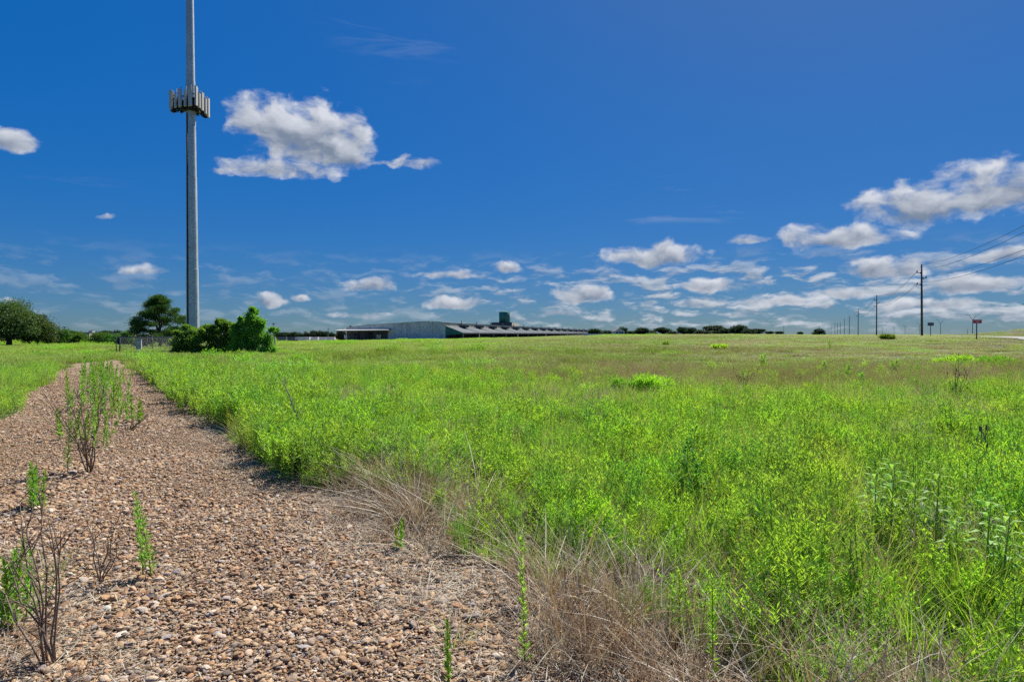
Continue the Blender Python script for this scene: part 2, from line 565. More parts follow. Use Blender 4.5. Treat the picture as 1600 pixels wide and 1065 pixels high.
def sheet_mat(name, kind):
    t = NT(name)
    geo = t.n('ShaderNodeNewGeometry')
    pos = geo.outputs['Position']
    if kind == 'field':
        a = t.noise(pos, .05, 5, .6)
        b = t.noise(pos, .9, 5, .65)
        c = t.noise(pos, 14, 4, .6)
        soil = t.ramp(b, [(.3, (.055, .05, .03)), (.5, (.085, .10, .03)), (.72, (.12, .16, .035))])
        dry = t.ramp(b, [(.3, (.10, .085, .055)), (.7, (.17, .135, .085))])
        base = t.mix(t.ramp(a, [(.45, (0, 0, 0)), (.6, (1, 1, 1))]), soil, dry)
        colr = t.mix(t.math('MULTIPLY', c, .6), base, (.03, .035, .015, 1), 'MIX')
        h = t.math('ADD', b, t.math('MULTIPLY', c, .5))
        bs, bd = .6, .12
    elif kind == 'gravel':
        vor = t.n('ShaderNodeTexVoronoi', {'Vector': pos, 'Scale': 30.0, 'Randomness': 1.0})
        cellr = t.n('ShaderNodeSeparateColor', {0: vor.outputs['Color']}).outputs[0]
        stone = t.ramp(cellr, STONES, 'LINEAR')
        gap = t.ramp(vor.outputs['Distance'], [(.35, (0, 0, 0)), (.75, (1, 1, 1))])
        b = t.noise(pos, .7, 5, .6)
        stone = t.mix(t.math('MULTIPLY', t.ramp(b, [(.4, (0, 0, 0)), (.7, (1, 1, 1))]), .45), stone, (.20, .125, .075, 1))
        colr = t.mix(gap, stone, (.055, .04, .028, 1))
        h = t.math('SUBTRACT', 1.0, vor.outputs['Distance'])
        bs, bd = .8, .03
    elif kind == 'litter':
        b = t.noise(pos, 6, 6, .7)
        c = t.noise(pos, 45, 4, .6)
        colr = t.ramp(b, [(.3, (.055, .043, .034)), (.6, (.12, .095, .072)), (.8, (.17, .14, .11))])
        colr = t.mix(t.math('MULTIPLY', c, .5), colr, (.05, .038, .03, 1))
        h = t.math('ADD', b, c); bs, bd = .8, .04
    elif kind == 'road':
        b = t.noise(pos, .5, 6, .65)
        c = t.noise(pos, 30, 3, .5)
        colr = t.ramp(b, [(.3, (.22, .215, .205)), (.7, (.29, .28, .265))])
        h = c; bs, bd = .2, .01
    else:
        b = t.noise(pos, .08, 6, .65)
        colr = t.ramp(b, [(.3, (.26, .21, .16)), (.7, (.34, .29, .23))])
        h = b; bs, bd = .2, .05
    p = t.n('ShaderNodeBsdfPrincipled', {'Base Color': colr, 'Roughness': .9, 'Specular IOR Level': .15})
    bmp = t.n('ShaderNodeBump', {'Height': h, 'Strength': bs, 'Distance': bd})
    t.t.links.new(bmp.outputs[0], p.inputs['Normal'])
    return t.finish(p.outputs[0])


STONES = [(0.0, (0.342, 0.182, 0.085)), (.10, (0.524, 0.376, 0.217)), (.20, (0.137, 0.082, 0.051)), (.30, (0.593, 0.490, 0.353)), (.40, (0.433, 0.228, 0.097)),
          (.48, (0.285, 0.257, 0.228)), (.58, (0.570, 0.410, 0.239)), (.66, (0.097, 0.080, 0.074)), (.76, (0.479, 0.285, 0.148)), (.88, (0.661, 0.593, 0.490)), (.94, (0.308, 0.285, 0.291)), (1.0, (0.524, 0.342, 0.182))]
M['field'] = sheet_mat('field_soil', 'field')
M['gravel_sheet'] = sheet_mat('gravel_sheet', 'gravel')
M['litter'] = sheet_mat('leaf_litter', 'litter')
M['road'] = sheet_mat('concrete_road', 'road')
M['lot'] = sheet_mat('dirt_lot', 'lot')


def pebble_mat():
    t = NT('pebble')
    oi = t.n('ShaderNodeObjectInfo')
    tcn = t.n('ShaderNodeTexCoord')
    colr = t.ramp(oi.outputs['Random'], STONES)
    nz = t.noise(tcn.outputs['Object'], 2.2, 5, .6)
    colr = t.mix(t.math('MULTIPLY', nz, .55), colr, (.13, .088, .055, 1))
    p = t.n('ShaderNodeBsdfPrincipled', {'Base Color': t.mix(1.0, colr, (1.0, .94, .90, 1), 'MULTIPLY'), 'Roughness': .7, 'Specular IOR Level': .25})
    b = t.n('ShaderNodeBump', {'Height': t.noise(tcn.outputs['Object'], 7, 4, .6), 'Strength': .35, 'Distance': .1})
    t.t.links.new(b.outputs[0], p.inputs['Normal'])
    return t.finish(p.outputs[0])


M['pebble'] = pebble_mat()
M['dark_stone'] = mk('dark_stone', (.035, .037, .045), .6, var=.3, scale=12, bump=.4)
M['pale_stone'] = mk('pale_stone', (.46, .42, .36), .7, var=.18, scale=9, bump=.4)
M['tan_stone'] = mk('tan_stone', (.36, .26, .17), .7, var=.22, scale=9, bump=.4)
M['grey_stone'] = mk('grey_stone', (.27, .26, .25), .7, var=.2, scale=9, bump=.4)
M['rust_stone'] = mk('rust_stone', (.30, .15, .085), .7, var=.25, scale=9, bump=.4)

# ------------------------------------------------------------------ ground, track, road
def axis(parts):
    out = []
    for a, b, s in parts:
        out += list(np.arange(a, b, s))
    return np.array(out + [parts[-1][1]])


xs = axis([(-4000, -1000, 500), (-1000, -300, 100), (-300, -120, 20), (-120, -50, 4), (-50, 60, 1.0), (60, 200, 4), (200, 400, 25), (400, 1000, 100), (1000, 4000, 500)])
ys = axis([(-60, -8, 8), (-8, 80, 1.0), (80, 280, 4), (280, 600, 40), (600, 1200, 150), (1200, 7200, 1000)])
GX, GY = np.meshgrid(xs, ys)
GZ = ground(GX, GY)
g = MB()
nx, ny = len(xs), len(ys)
idx = np.arange(nx * ny).reshape(ny, nx)
g.addq(np.stack([GX, GY, GZ], -1).reshape(-1, 3), np.stack([idx[:-1, :-1], idx[:-1, 1:], idx[1:, 1:], idx[1:, :-1]], -1).reshape(-1, 4), 0, True)
o = g.build('ground', M['field']); tag(o, kind='structure')


def xr(y):      # right edge of the gravel track
    y = np.asarray(y, float)
    w = (vnoise(y, y * 0, .45) - .5) * .9 + (vnoise(y, y * 0, 1.7, 2) - .5) * .35
    return 2.05 - .655 * y + w * np.clip(y / 14, .35, 1) * .8 - .035 * np.maximum(y - 12, 0)


def xl(y):
    y = np.asarray(y, float)
    w = (vnoise(y, y * 0, .4, 7) - .5) * 1.0
    return 2.05 - 3.95 - .655 * y + w * .6 + 2.6 * ss(y, 36, 46.5) ** 1.5


def strip(name, yy, f0, f1, mat, lift, cols=8):
    s = MB()
    rows = []
    for y in yy:
        a, b = float(f0(y)), float(f1(y))
        for k in range(cols + 1):
            x = a + (b - a) * k / cols
            rows.append((x, y, gz(x, y) + lift))
    n = cols + 1
    i = np.arange(len(yy) * n).reshape(len(yy), n)
    s.addq(rows, np.stack([i[:-1, :-1], i[:-1, 1:], i[1:, 1:], i[1:, :-1]], -1).reshape(-1, 4), 0, True)
    o = s.build(name, mat)
    tag(o, kind='structure')
    return o


TRACK_END = 47.0
strip('gravel_track', np.arange(-7.5, TRACK_END + .1, .5), xl, lambda y: xr(y) + .12, M['gravel_sheet'], .010, 12)
strip('leaf_litter', np.arange(-7.5, 12.1, .5), lambda y: xr(y) + .12, lambda y: xr(y) + 2.3, M['litter'], .006, 6)
strip('road', np.concatenate([np.arange(0, 280, 4), np.arange(280, 900, 40)]), lambda y: ROAD0 + ROADS * y, lambda y: ROAD0 + ROADS * y + ROADW, M['road'], .07, 8)
strip('parking_lot', np.arange(200, 420, 8), lambda y: -.40 * y, lambda y: -.25 * y, M['lot'], .12, 10)


# ------------------------------------------------------------------ scattered stuff
def scatter(name, protos, pts, rot, scl, idx=None, label=None):
    """one object: points of a mesh carrying plants / stones as instances"""
    pts = np.asarray(pts, float); n = len(pts)
    me = bpy.data.meshes.new(name)
    me.vertices.add(n)
    me.vertices.foreach_set('co', pts.astype(np.float32).ravel())
    a = me.attributes.new('rot', 'FLOAT_VECTOR', 'POINT'); a.data.foreach_set('vector', np.asarray(rot, np.float32).ravel())
    s3 = np.asarray(scl, np.float32)
    if s3.ndim == 1: s3 = np.repeat(s3[:, None], 3, 1)
    a = me.attributes.new('scl', 'FLOAT_VECTOR', 'POINT'); a.data.foreach_set('vector', s3.ravel())
    if idx is None: idx = rng.integers(0, len(protos), n)
    a = me.attributes.new('pick', 'INT', 'POINT'); a.data.foreach_set('value', np.asarray(idx, np.int32))
    ob = bpy.data.objects.new(name, me)
    C.objects.link(ob)
    col = bpy.data.collections.new(name + '_kinds')
    for p in protos: col.objects.link(p)
    ng = bpy.data.node_groups.new(name, 'GeometryNodeTree')
    ng.interface.new_socket('Geometry', in_out='INPUT', socket_type='NodeSocketGeometry')
    ng.interface.new_socket('Geometry', in_out='OUTPUT', socket_type='NodeSocketGeometry')
    gi = ng.nodes.new('NodeGroupInput'); go = ng.nodes.new('NodeGroupOutput')
    ip = ng.nodes.new('GeometryNodeInstanceOnPoints')
    ci = ng.nodes.new('GeometryNodeCollectionInfo')
    ci.inputs['Collection'].default_value = col
    ci.inputs['Separate Children'].default_value = True
    ci.inputs['Reset Children'].default_value = True
    def attr(nm, dt):
        q = ng.nodes.new('GeometryNodeInputNamedAttribute'); q.data_type = dt
        q.inputs['Name'].default_value = nm
        return q.outputs['Attribute']
    L = ng.links.new
    L(gi.outputs[0], ip.inputs['Points'])
    L(ci.outputs[0], ip.inputs['Instance'])
    ip.inputs['Pick Instance'].default_value = True
    L(attr('pick', 'INT'), ip.inputs['Instance Index'])
    L(attr('rot', 'FLOAT_VECTOR'), ip.inputs['Rotation'])
    L(attr('scl', 'FLOAT_VECTOR'), ip.inputs['Scale'])
    L(ip.outputs[0], go.inputs[0])
    md = ob.modifiers.new('scatter', 'NODES'); md.node_group = ng
    tag(ob, label, None, None, 'stuff')
    return ob


def on_ground(x, y, lift=0.0):
    return np.stack([x, y, ground(x, y) + lift], 1)


def zrot(n, tilt=.08):
    return np.stack([rng.normal(0, tilt, n), rng.normal(0, tilt, n), rng.uniform(0, 2 * np.pi, n)], 1)


# pebbles
import bmesh
def pebble_proto(k):
    bm = bmesh.new()
    bmesh.ops.create_icosphere(bm, subdivisions=2, radius=.5)
    r = np.random.default_rng(k)
    ax = r.normal(size=(7, 3)); amp = r.uniform(-.16, .16, 7)
    for v in bm.verts:
        d = np.array(v.co); d = d / np.linalg.norm(d)
        s = 1 + float(np.sum(amp * np.clip(unit(ax) @ d, -1, 1) ** 3))
        # a few flattened facets
        for q in range(7):
            h = float(unit(ax[q]) @ d) * s
            if h > .56: s *= (.56 / h) * .9 + .1
        v.co = Vector(d * s * .5)
    me = bpy.data.meshes.new('pebble'); bm.to_mesh(me); bm.free()
    me.polygons.foreach_set('use_smooth', [k % 3 == 0] * len(me.polygons))
    me.materials.append(M['pebble'])
    return bpy.data.objects.new('pebble', me)


pebs = [pebble_proto(k) for k in range(9)]
def pebbles(name, y0, y1, dens, mean, sig, mx, extra=.5):
    yy = []; xx = []
    n = int((y1 - y0) * 4.9 * dens)
    y = rng.uniform(y0, y1, n); u = rng.uniform(0, 1, n)
    a = xl(y) - .1; b = xr(y) + extra
    x = a + (b - a) * u
    # thin out beyond the edge
    keep = (x < xr(y) + extra * rng.uniform(0, 1, n)) & (np.abs(x / np.maximum(y, .3)) < 1.15)
    x, y = x[keep], y[keep]; n = len(x)
    s = np.clip(rng.lognormal(math.log(mean), sig, n), mean * .4, mx)
    # the biggest lie in loose drifts
    s *= .55 + .85 * fnoise(x, y, .55, 4)
    sc = np.stack([s * rng.uniform(.9, 1.4, n), s * rng.uniform(.8, 1.05, n), s * rng.uniform(.38, .68, n)], 1)
    return scatter(name, [bpy.data.objects.new('pebble', p.data) for p in pebs], on_ground(x, y, .008) + np.stack([x * 0, x * 0, s * .12 + rng.uniform(0, .012, n)], 1), zrot(n, .3), sc)
pebbles('gravel', 1.6, 6.0, 8600, .0145, .62, .075, 1.1)
pebbles('gravel', 6.0, 13.0, 3300, .0185, .48, .075, .45)
pebbles('gravel', 13.0, 32.0, 900, .026, .42, .08, .05)


# ---- plant shapes
def weed_stem(mb, x, y, h, nl, ll, lw, lean=.12, mleaf=0, mstem=1, start=.12, spread=.55, rad=.004, tuft=True):
    """upright stem with narrow leaves all round, denser to the top"""
    a = rng.uniform(0, 2 * np.pi)
    lx, ly = math.cos(a) * lean * h * rng.uniform(.3, 1), math.sin(a) * lean * h * rng.uniform(.3, 1)
    pt = lambda t: np.stack([x + lx * t * t, y + ly * t * t, h * t], -1)
    ts = np.linspace(0, 1, 5)
    mb.tube([tuple(pt(np.array(q))) for q in ts], [rad * (1.05 - .7 * q) for q in ts], 4, mstem, cap=False)
    t = start + (1 - start) * rng.uniform(0, 1, nl) ** .7
    ang = np.arange(nl) * 2.39996 + rng.uniform(0, .6, nl)
    upw = .55 + 1.0 * t + rng.normal(0, .2, nl)
    d = np.stack([np.cos(ang), np.sin(ang), upw * (1.1 - spread) / .45], 1)
    side = np.stack([-np.sin(ang), np.cos(ang), rng.normal(0, .3, nl)], 1)
    L = ll * rng.uniform(.65, 1.15, nl) * (1.1 - .55 * t)
    mb.leaves(pt(t), d, side, L, L * lw * rng.uniform(.8, 1.2, nl), .12, mleaf)
    if tuft:
        k = 7
        ang = rng.uniform(0, 2 * np.pi, k)
        d = np.stack([np.cos(ang) * .5, np.sin(ang) * .5, np.ones(k)], 1)
        mb.leaves(np.repeat(pt(np.array([1.0])), k, 0), d, np.stack([-np.sin(ang), np.cos(ang), ang * 0], 1), ll * rng.uniform(.4, .7, k), ll * lw * .6 * np.ones(k), .02, mleaf)


def weed_clump(k, nst, h, mats, nl=34, ll=.075, lw=.26, rad=.13):
    """several leafy stems, each with a few short side shoots near the top"""
    mb = MB()
    for i in range(nst):
        r = rad * math.sqrt(rng.uniform(0, 1)); a = rng.uniform(0, 6.28)
        x, y, hh = r * math.cos(a), r * math.sin(a), h * rng.uniform(.6, 1.1)
        weed_stem(mb, x, y, hh, nl, ll, lw, spread=.7)
        for j in range(3):
            n = 9; a2 = rng.uniform(0, 6.28); t0 = rng.uniform(.45, .8)
            t = rng.uniform(.2, 1, n)
            dd = np.array([math.cos(a2), math.sin(a2), 1.1]) * h * .24
            b = np.array([x, y, hh * t0]) + dd * t[:, None]
            ang = rng.uniform(0, 6.28, n)
            mb.leaves(b, np.stack([np.cos(ang), np.sin(ang), .5 + t * .8], 1), np.stack([-np.sin(ang), np.cos(ang), rng.normal(0, .3, n)], 1), ll * rng.uniform(.5, .9, n), ll * lw * rng.uniform(.7, 1.1, n), .1, 0)
    return mb.build('weed', mats, link=False)


def grass_tuft(nb, h, w, mats, spread=.1, lean=.35, bend=.45, seg=4):
    mb = MB()
    a = rng.uniform(0, 2 * np.pi, nb); r = spread * np.sqrt(rng.uniform(0, 1, nb))
    base = np.stack([r * np.cos(a), r * np.sin(a), np.zeros(nb)], 1)
    a2 = a + rng.normal(0, .7, nb)
    ln = np.abs(rng.normal(0, lean, nb))
    d = np.stack([np.cos(a2) * ln, np.sin(a2) * ln, np.ones(nb)], 1)
    bd = bend * rng.uniform(.2, 1.3, nb)
    b = np.stack([np.cos(a2) * bd, np.sin(a2) * bd, -bd * .48], 1)
    half = nb // 2
    L = h * rng.uniform(.5, 1.1, nb)
    for sl, m in ((slice(0, half), 0), (slice(half, nb), len(mats) - 1)):
        mb.blades(base[sl], d[sl], L[sl], w * rng.uniform(.7, 1.3, nb)[sl], b[sl], mat=m, seg=seg)
    return mb.build('grass', mats, link=False)


def seed_grass(nb, h, mats, spread=.15):
    """thin culms with airy heads"""
    mb = MB()
    a = rng.uniform(0, 2 * np.pi, nb); r = spread * np.sqrt(rng.uniform(0, 1, nb))
    base = np.stack([r * np.cos(a), r * np.sin(a), np.zeros(nb)], 1)
    ln = np.abs(rng.normal(0, .2, nb))
    d = unit(np.stack([np.cos(a) * ln, np.sin(a) * ln, np.ones(nb)], 1))
    L = h * rng.uniform(.7, 1.1, nb)
    mb.blades(base, d, L, np.full(nb, .004), np.stack([np.cos(a) * .15, np.sin(a) * .15, -.08 * np.ones(nb)], 1), mat=0)
    k = 7
    tip = base + d * L[:, None] * .8
    tb = np.repeat(tip, k, 0) + np.repeat(d, k, 0) * rng.uniform(0, .18, (nb * k, 1)) * h
    mb.leaves(tb, rdir(nb * k, 1.0), rdir(nb * k), rng.uniform(.018, .04, nb * k), np.full(nb * k, .0055), .05, 0)
    return mb.build('grass', mats, link=False)


def patch_proto(size, h, n, w, mats, kind='grass', lm=0):
    """a piece of meadow some metres across for the middle distance"""
    mb = MB()
    x = rng.uniform(-.5, .5, n) * size; y = rng.uniform(-.5, .5, n) * size
    a = rng.uniform(0, 2 * np.pi, n)
    hh = h * rng.uniform(.45, 1.1, n) * (.7 + .6 * vnoise(x, y, 2.2 / size * 1.6, 9))
    base = np.stack([x, y, np.zeros(n)], 1)
    if kind == 'grass':
        ln = np.abs(rng.normal(0, .3, n))
        half = n // 2
        d = np.stack([np.cos(a) * ln, np.sin(a) * ln, np.ones(n)], 1)
        b = np.stack([np.cos(a) * .3, np.sin(a) * .3, np.full(n, -.2)], 1)
        for sl, m in ((slice(0, half), 0), (slice(half, n), len(mats) - 1)):
            mb.blades(base[sl], d[sl], hh[sl], w * rng.uniform(.6, 1.4, n)[sl], b[sl], mat=m, seg=2)
    else:
        k = 9
        t = rng.uniform(.3, 1, (n, k))
        p = np.repeat(base[:, None], k, 1); p[:, :, 2] = hh[:, None] * t
        ang = rng.uniform(0, 6.28, (n, k))
        d = np.stack([np.cos(ang), np.sin(ang), .5 + .7 * t], -1).reshape(-1, 3)
        s = np.stack([-np.sin(ang), np.cos(ang), ang * 0], -1).reshape(-1, 3)
        LL = w * rng.uniform(.7, 1.2, n * k)
        mb.leaves(p.reshape(-1, 3), d, s, LL, LL * .32, .1, 0)
        mb.blades(base, np.stack([np.cos(a) * .1, np.sin(a) * .1, np.ones(n)], 1), hh, np.full(n, w * .12), np.zeros((n, 3)), mat=len(mats) - 1, seg=2)
    return mb.build('meadow', mats, link=False)


def in_view(x, y, m=1.12, pad=2.6):
    return np.abs(x) < y * .818 * m + pad


def rnd_area(y0, y1, dens):
    """uniform points in the wedge the picture can see"""
    X1 = y1 * .95 + 2
    n = int(2 * X1 * (y1 - y0) * dens)
    x = rng.uniform(-X1, X1, n); y = rng.uniform(y0, y1, n)
    k = in_view(x, y)
    return x[k], y[k]


def dperp(x, y): return (x - xr(y)) * .837          # metres right of the gravel
def dleft(x, y): return (xl(y) - x) * .837          # metres left of it
def off_track(x, y, m=.0):
    return (dperp(x, y) > m) | (dleft(x, y) > m) | (y > TRACK_END + 1)
def off_road(x, y):
    u = x - (ROAD0 + ROADS * y)
    return (u < -.6) | (u > ROADW + .6)


# ---- near field weeds (stuff)
wm = [M['weed'], M['stem']]; wm2 = [M['weed2'], M['stem']]
P_weed = [weed_clump(i, 8, .45, wm, 44, .068, .15, .18) for i in range(4)] + [weed_clump(i, 7, .36, wm, 42, .048, .22, .16) for i in range(2)] + [weed_clump(i, 7, .46, wm2, 42, .064, .16, .16) for i in range(4)]
P_grass = [grass_tuft(46, .44, .0075, [M['grass'], M['lime']]) for _ in range(4)] + [grass_tuft(40, .52, .006, [M['grass'], M['grass']], lean=.22, bend=.3) for _ in range(2)] + [grass_tuft(40, .5, .006, [M['grass'], M['dead']], lean=.3) for _ in range(2)]
P_dead = [grass_tuft(46, .54, .0055, [M['deadgrey'], M['dead']], .13, .65, .85, 5) for _ in range(4)] + [grass_tuft(40, .47, .0045, [M['dead'], M['brown']], .1, .25, .35, 5) for _ in range(3)]
P_seed = [seed_grass(26, .52, [M['dead'], M['dead']]) for _ in range(2)] + [seed_grass(22, .5, [M['deadgrey'], M['dead']]) for _ in range(2)]
P_dry = [seed_grass(40, .46, [M['mauve'], M['mauve']], .22) for _ in range(3)] + [grass_tuft(60, .40, .006, [M['mauve'], M['olive']], .2) for _ in range(3)] + [grass_tuft(50, .38, .006, [M['olive'], M['grass']], .2) for _ in range(2)]

x, y = rnd_area(1.9, 11, 38)
d = dperp(x, y); dl = dleft(x, y)
nz1 = fnoise(x, y, .55, 1); nz2 = fnoise(x, y, 1.1, 2)
belt = .5 + .2 * (1 - ss(y, 3.2, 4.6)) + .9 * (nz2 - .5) + .25 * ss(y, 4.5, 5.5) - 1.3 * ss(y, 5.7, 7.0)
belt = np.maximum(belt, .02)
right = d > belt
pw = ss(nz1, .36, .52)
kw = right & (rng.uniform(0, 1, len(x)) < .25 + .72 * pw) | (dl > .05) & (rng.uniform(0, 1, len(x)) < .5)
wx, wy = x[kw], y[kw]
edge = np.where(wy > 6.6, 1.05 + .2 * (dperp(wx, wy) < 1.1), .6 + .45 * ss(dperp(wx, wy) - belt[kw], 0, .8))
sc = edge * rng.uniform(.7, 1.2, len(wx)) * (.8 + .45 * fnoise(wx, wy, .8, 6))
scatter('green_weeds', P_weed, on_ground(wx, wy), zrot(len(wx), .1), sc)
kg = (right & (rng.uniform(0, 1, len(x)) < .92 - .30 * pw)) | (dl > .0) & (rng.uniform(0, 1, len(x)) < .8)
gx, gy = x[kg], y[kg]
scatter('meadow_grass', P_grass, on_ground(gx, gy), zrot(len(gx), .12), rng.uniform(.6, 1.15, len(gx)) * (.6 + .4 * np.maximum(ss(np.abs(dperp(gx, gy)), 1, 2.2), ss(gy, 5.8, 7))))
# dead belt along the gravel
x, y = rnd_area(1.8, 12, 46)
d = dperp(x, y); nzb = fnoise(x, y, 1.1, 2); nb3 = fnoise(x, y, 1.6, 8)
bl = .88 + .35 * (1 - ss(y, 3.2, 4.6)) + .9 * (nzb - .5) + .25 * ss(y, 4.5, 5.5) - 1.25 * ss(y, 5.9, 7.4)
kd = (d > .12 - .30 * (nb3 - .5)) & (d < bl) & (rng.uniform(0, 1, len(x)) < ss(d, -.10, .35) * (.35 + .8 * ss(nb3, .38, .58)))
dx_, dy_ = x[kd], y[kd]
scatter('dead_grass', P_dead, on_ground(dx_, dy_), zrot(len(dx_), .22), rng.uniform(.6, 1.15, len(dx_)) * (.8 + .4 * ss(dperp(dx_, dy_), .0, .6)))
# dry stalks through the green
x, y = rnd_area(2.2, 14, 5)
nzs = fnoise(x, y, .5, 12)
ks = (dperp(x, y) > .9) & (rng.uniform(0, 1, len(x)) < .10 + .9 * ss(nzs, .47, .62))
sx, sy = x[ks], y[ks]
scatter('dry_seed_grass', P_seed + [P_dead[4]], on_ground(sx, sy), zrot(len(sx), .12), rng.uniform(.7, 1.15, len(sx)))

# 11 .. 26 m
x, y = rnd_area(11, 26, 14)
k = off_track(x, y, -.02)
x, y = x[k], y[k]
nz1 = fnoise(x, y, .3, 1)
pw = ss(nz1, .38, .55)
verge = (dperp(x, y) > 0) & (dperp(x, y) < 1.8)
kw = (rng.uniform(0, 1, len(x)) < .15 + .6 * pw) | verge & (rng.uniform(0, 1, len(x)) < .7)
dryp = ss(y + 5 * (fnoise(x, y, .25, 41) - .5), 14.5, 19) * ss(x / y, -.12, .10) * .85 + .12 * ss(y, 17, 22) * (x / y < 0) * ss(fnoise(x, y, .3, 43), .4, .6)
kdry = (rng.uniform(0, 1, len(x)) < dryp) & ~verge & (dperp(x, y) > 0)
scatter('dry_meadow_grass', P_dry, on_ground(x[kdry], y[kdry]), zrot(kdry.sum(), .1), rng.uniform(.7, 1.15, kdry.sum()))
kw &= ~kdry
sc = rng.uniform(.7, 1.2, len(x)) * np.where(verge, 1.5, 1.0)
scatter('green_weeds', [bpy.data.objects.new('weed', p.data) for p in P_weed], on_ground(x[kw], y[kw]), zrot(kw.sum(), .1), sc[kw])
kg = ~kw & ~kdry
scatter('meadow_grass', [bpy.data.objects.new('grass', p.data) for p in P_grass], on_ground(x[kg], y[kg]), zrot(kg.sum(), .12), sc[kg] * 1.05)

# wide patches further out
P_gr = [patch_proto(1.3, .5, 420, .016, [M['grass_far'], M['grass']]) for _ in range(3)]
P_wd = [patch_proto(1.3, .55, 110, .10, [M['lime'], M['stem']], 'weed') for _ in range(3)]
P_ol = [patch_proto(1.3, .5, 420, .014, [M['olive'], M['grass_far']]) for _ in range(3)]
P_ma = [patch_proto(1.3, .52, 460, .012, [M['mauve'], M['olive']]) for _ in range(3)]
PATCH = P_gr + P_wd + P_ol + P_ma


def kind_of(x, y):
    """0 grass, 1 lime weeds, 2 olive, 3 mauve, by where the picture shows them"""
    ang = x / np.maximum(y, 1)
    n1 = fnoise(x, y * .45, .10, 21); n2 = fnoise(x, y * .5, .22, 25)
    r = rng.uniform(0, 1, len(x))
    dry = ss(y, 14, 22) * ss(ang, -.12, .10) * (1 - .65 * ss(y, 130, 190))
    midl = ss(y, 20, 30) * (1 - ss(y, 75, 100)) * (1 - ss(ang, .0, .2)) * .3
    k = np.zeros(len(x), int)
    k = np.where(r < .55 * ss(n2, .45, .62), 1, k)
    k = np.where(r < midl * ss(n1, .30, .55), 2, k)
    k = np.where(r < dry * .9, np.where(n1 + rng.normal(0, .08, len(x)) > .48, 3, 2), k)
    k = np.where((n2 > .62) & (r > .5), 0, k)
    k = np.where((k == 1) & (y > 34) & (rng.uniform(0, 1, len(x)) < .7), 0, k)
    return k


def far_meadow(name, y0, y1, dens, scale, hs):
    x, y = rnd_area(y0, y1, dens)
    k = off_track(x, y, .45 * scale) & off_road(x, y)
    b = (x + 25.8) * .948 - (y - 240) * .3
    k &= y < 470
    k &= ~((y > 235) & (x > -.32 * y) & (x < .13 * y))
    x, y = x[k], y[k]; n = len(x)
    kd = kind_of(x, y)
    ix = kd * 3 + rng.integers(0, 3, n)
    s = rng.uniform(.85, 1.25, n) * scale
    hh = hs * (1 - .6 * ss(x - (ROAD0 + ROADS * y), -48, -14) * ss(y, 20, 32)) * rng.uniform(.7, 1.2, n) * (.35 + 1.3 * fnoise(x, y, .16, 31))
    # protos are picked by sorted name, so give each set its own zero padded name
    ps = []
    for i, p in enumerate(PATCH):
        q = bpy.data.objects.new('meadow.%03d' % i, p.data); ps.append(q)
    order = sorted(range(len(ps)), key=lambda i: ps[i].name)
    inv = np.zeros(len(ps), int)
    for r_, i in enumerate(order): inv[i] = r_
    scatter(name, ps, on_ground(x, y), np.stack([x * 0, x * 0, rng.uniform(0, 6.28, n)], 1), np.stack([s, s, hh], 1), inv[ix])


far_meadow('field_grass', 22, 50, 1.1, 1.0, .95)
far_meadow('field_grass', 50, 110, .38, 1.9, .9)
far_meadow('field_grass', 110, 240, .10, 3.6, .85)
far_meadow('field_grass', 240, 460, .028, 6.5, .8)


# ------------------------------------------------------------------ trees
def leaf_cloud(mb, c, r, n, L, W, shell=.55, up=.25, mat=0, droop=.15):
    """leaf clump: leaves through an uneven ellipsoid, denser towards its skin"""
    d = rdir(n)
    rr = (shell + (1 - shell) * rng.uniform(0, 1, n) ** .7)
    p = np.array(c) + d * np.array(r) * rr[:, None] * rng.uniform(.62, 1.0, (n, 1)) * (1 + .45 * (rng.uniform(0, 1, (n, 1)) > .88))
    dd = unit(d * .7 + rdir(n) * .9 + np.array([0, 0, up]))
    mb.leaves(p, dd, rdir(n), L * rng.uniform(.6, 1.25, n), W * rng.uniform(.7, 1.2, n), droop, mat)


def limbs(mb, base, h, r0, tips, mat=0, lean=(0, 0), fork=.35):
    """tapered trunk with curved limbs to the clump centres"""
    top = Vector((base[0] + lean[0], base[1] + lean[1], base[2] + h))
    b = Vector(base)
    pts = [b + (top - b) * t + Vector((math.sin(t * 5) * r0 * .5, math.cos(t * 4) * r0 * .4, 0)) for t in np.linspace(0, 1, 7)]
    mb.tube(pts, [r0 * 1.25, r0, r0 * .85, r0 * .72, r0 * .58, r0 * .42, r0 * .2], 8, mat)
    for tp in tips:
        t = random.uniform(fork, .9)
        s = b + (top - b) * t
        e = Vector(tp)
        mid = s.lerp(e, .5) + Vector((random.uniform(-.1, .1), random.uniform(-.1, .1), .12)) * (e - s).length
        ra = r0 * (1 - t) * .55 + r0 * .06
        mb.tube([s, s.lerp(mid, .6), mid, e], [ra, ra * .75, ra * .5, ra * .15], 5, mat)


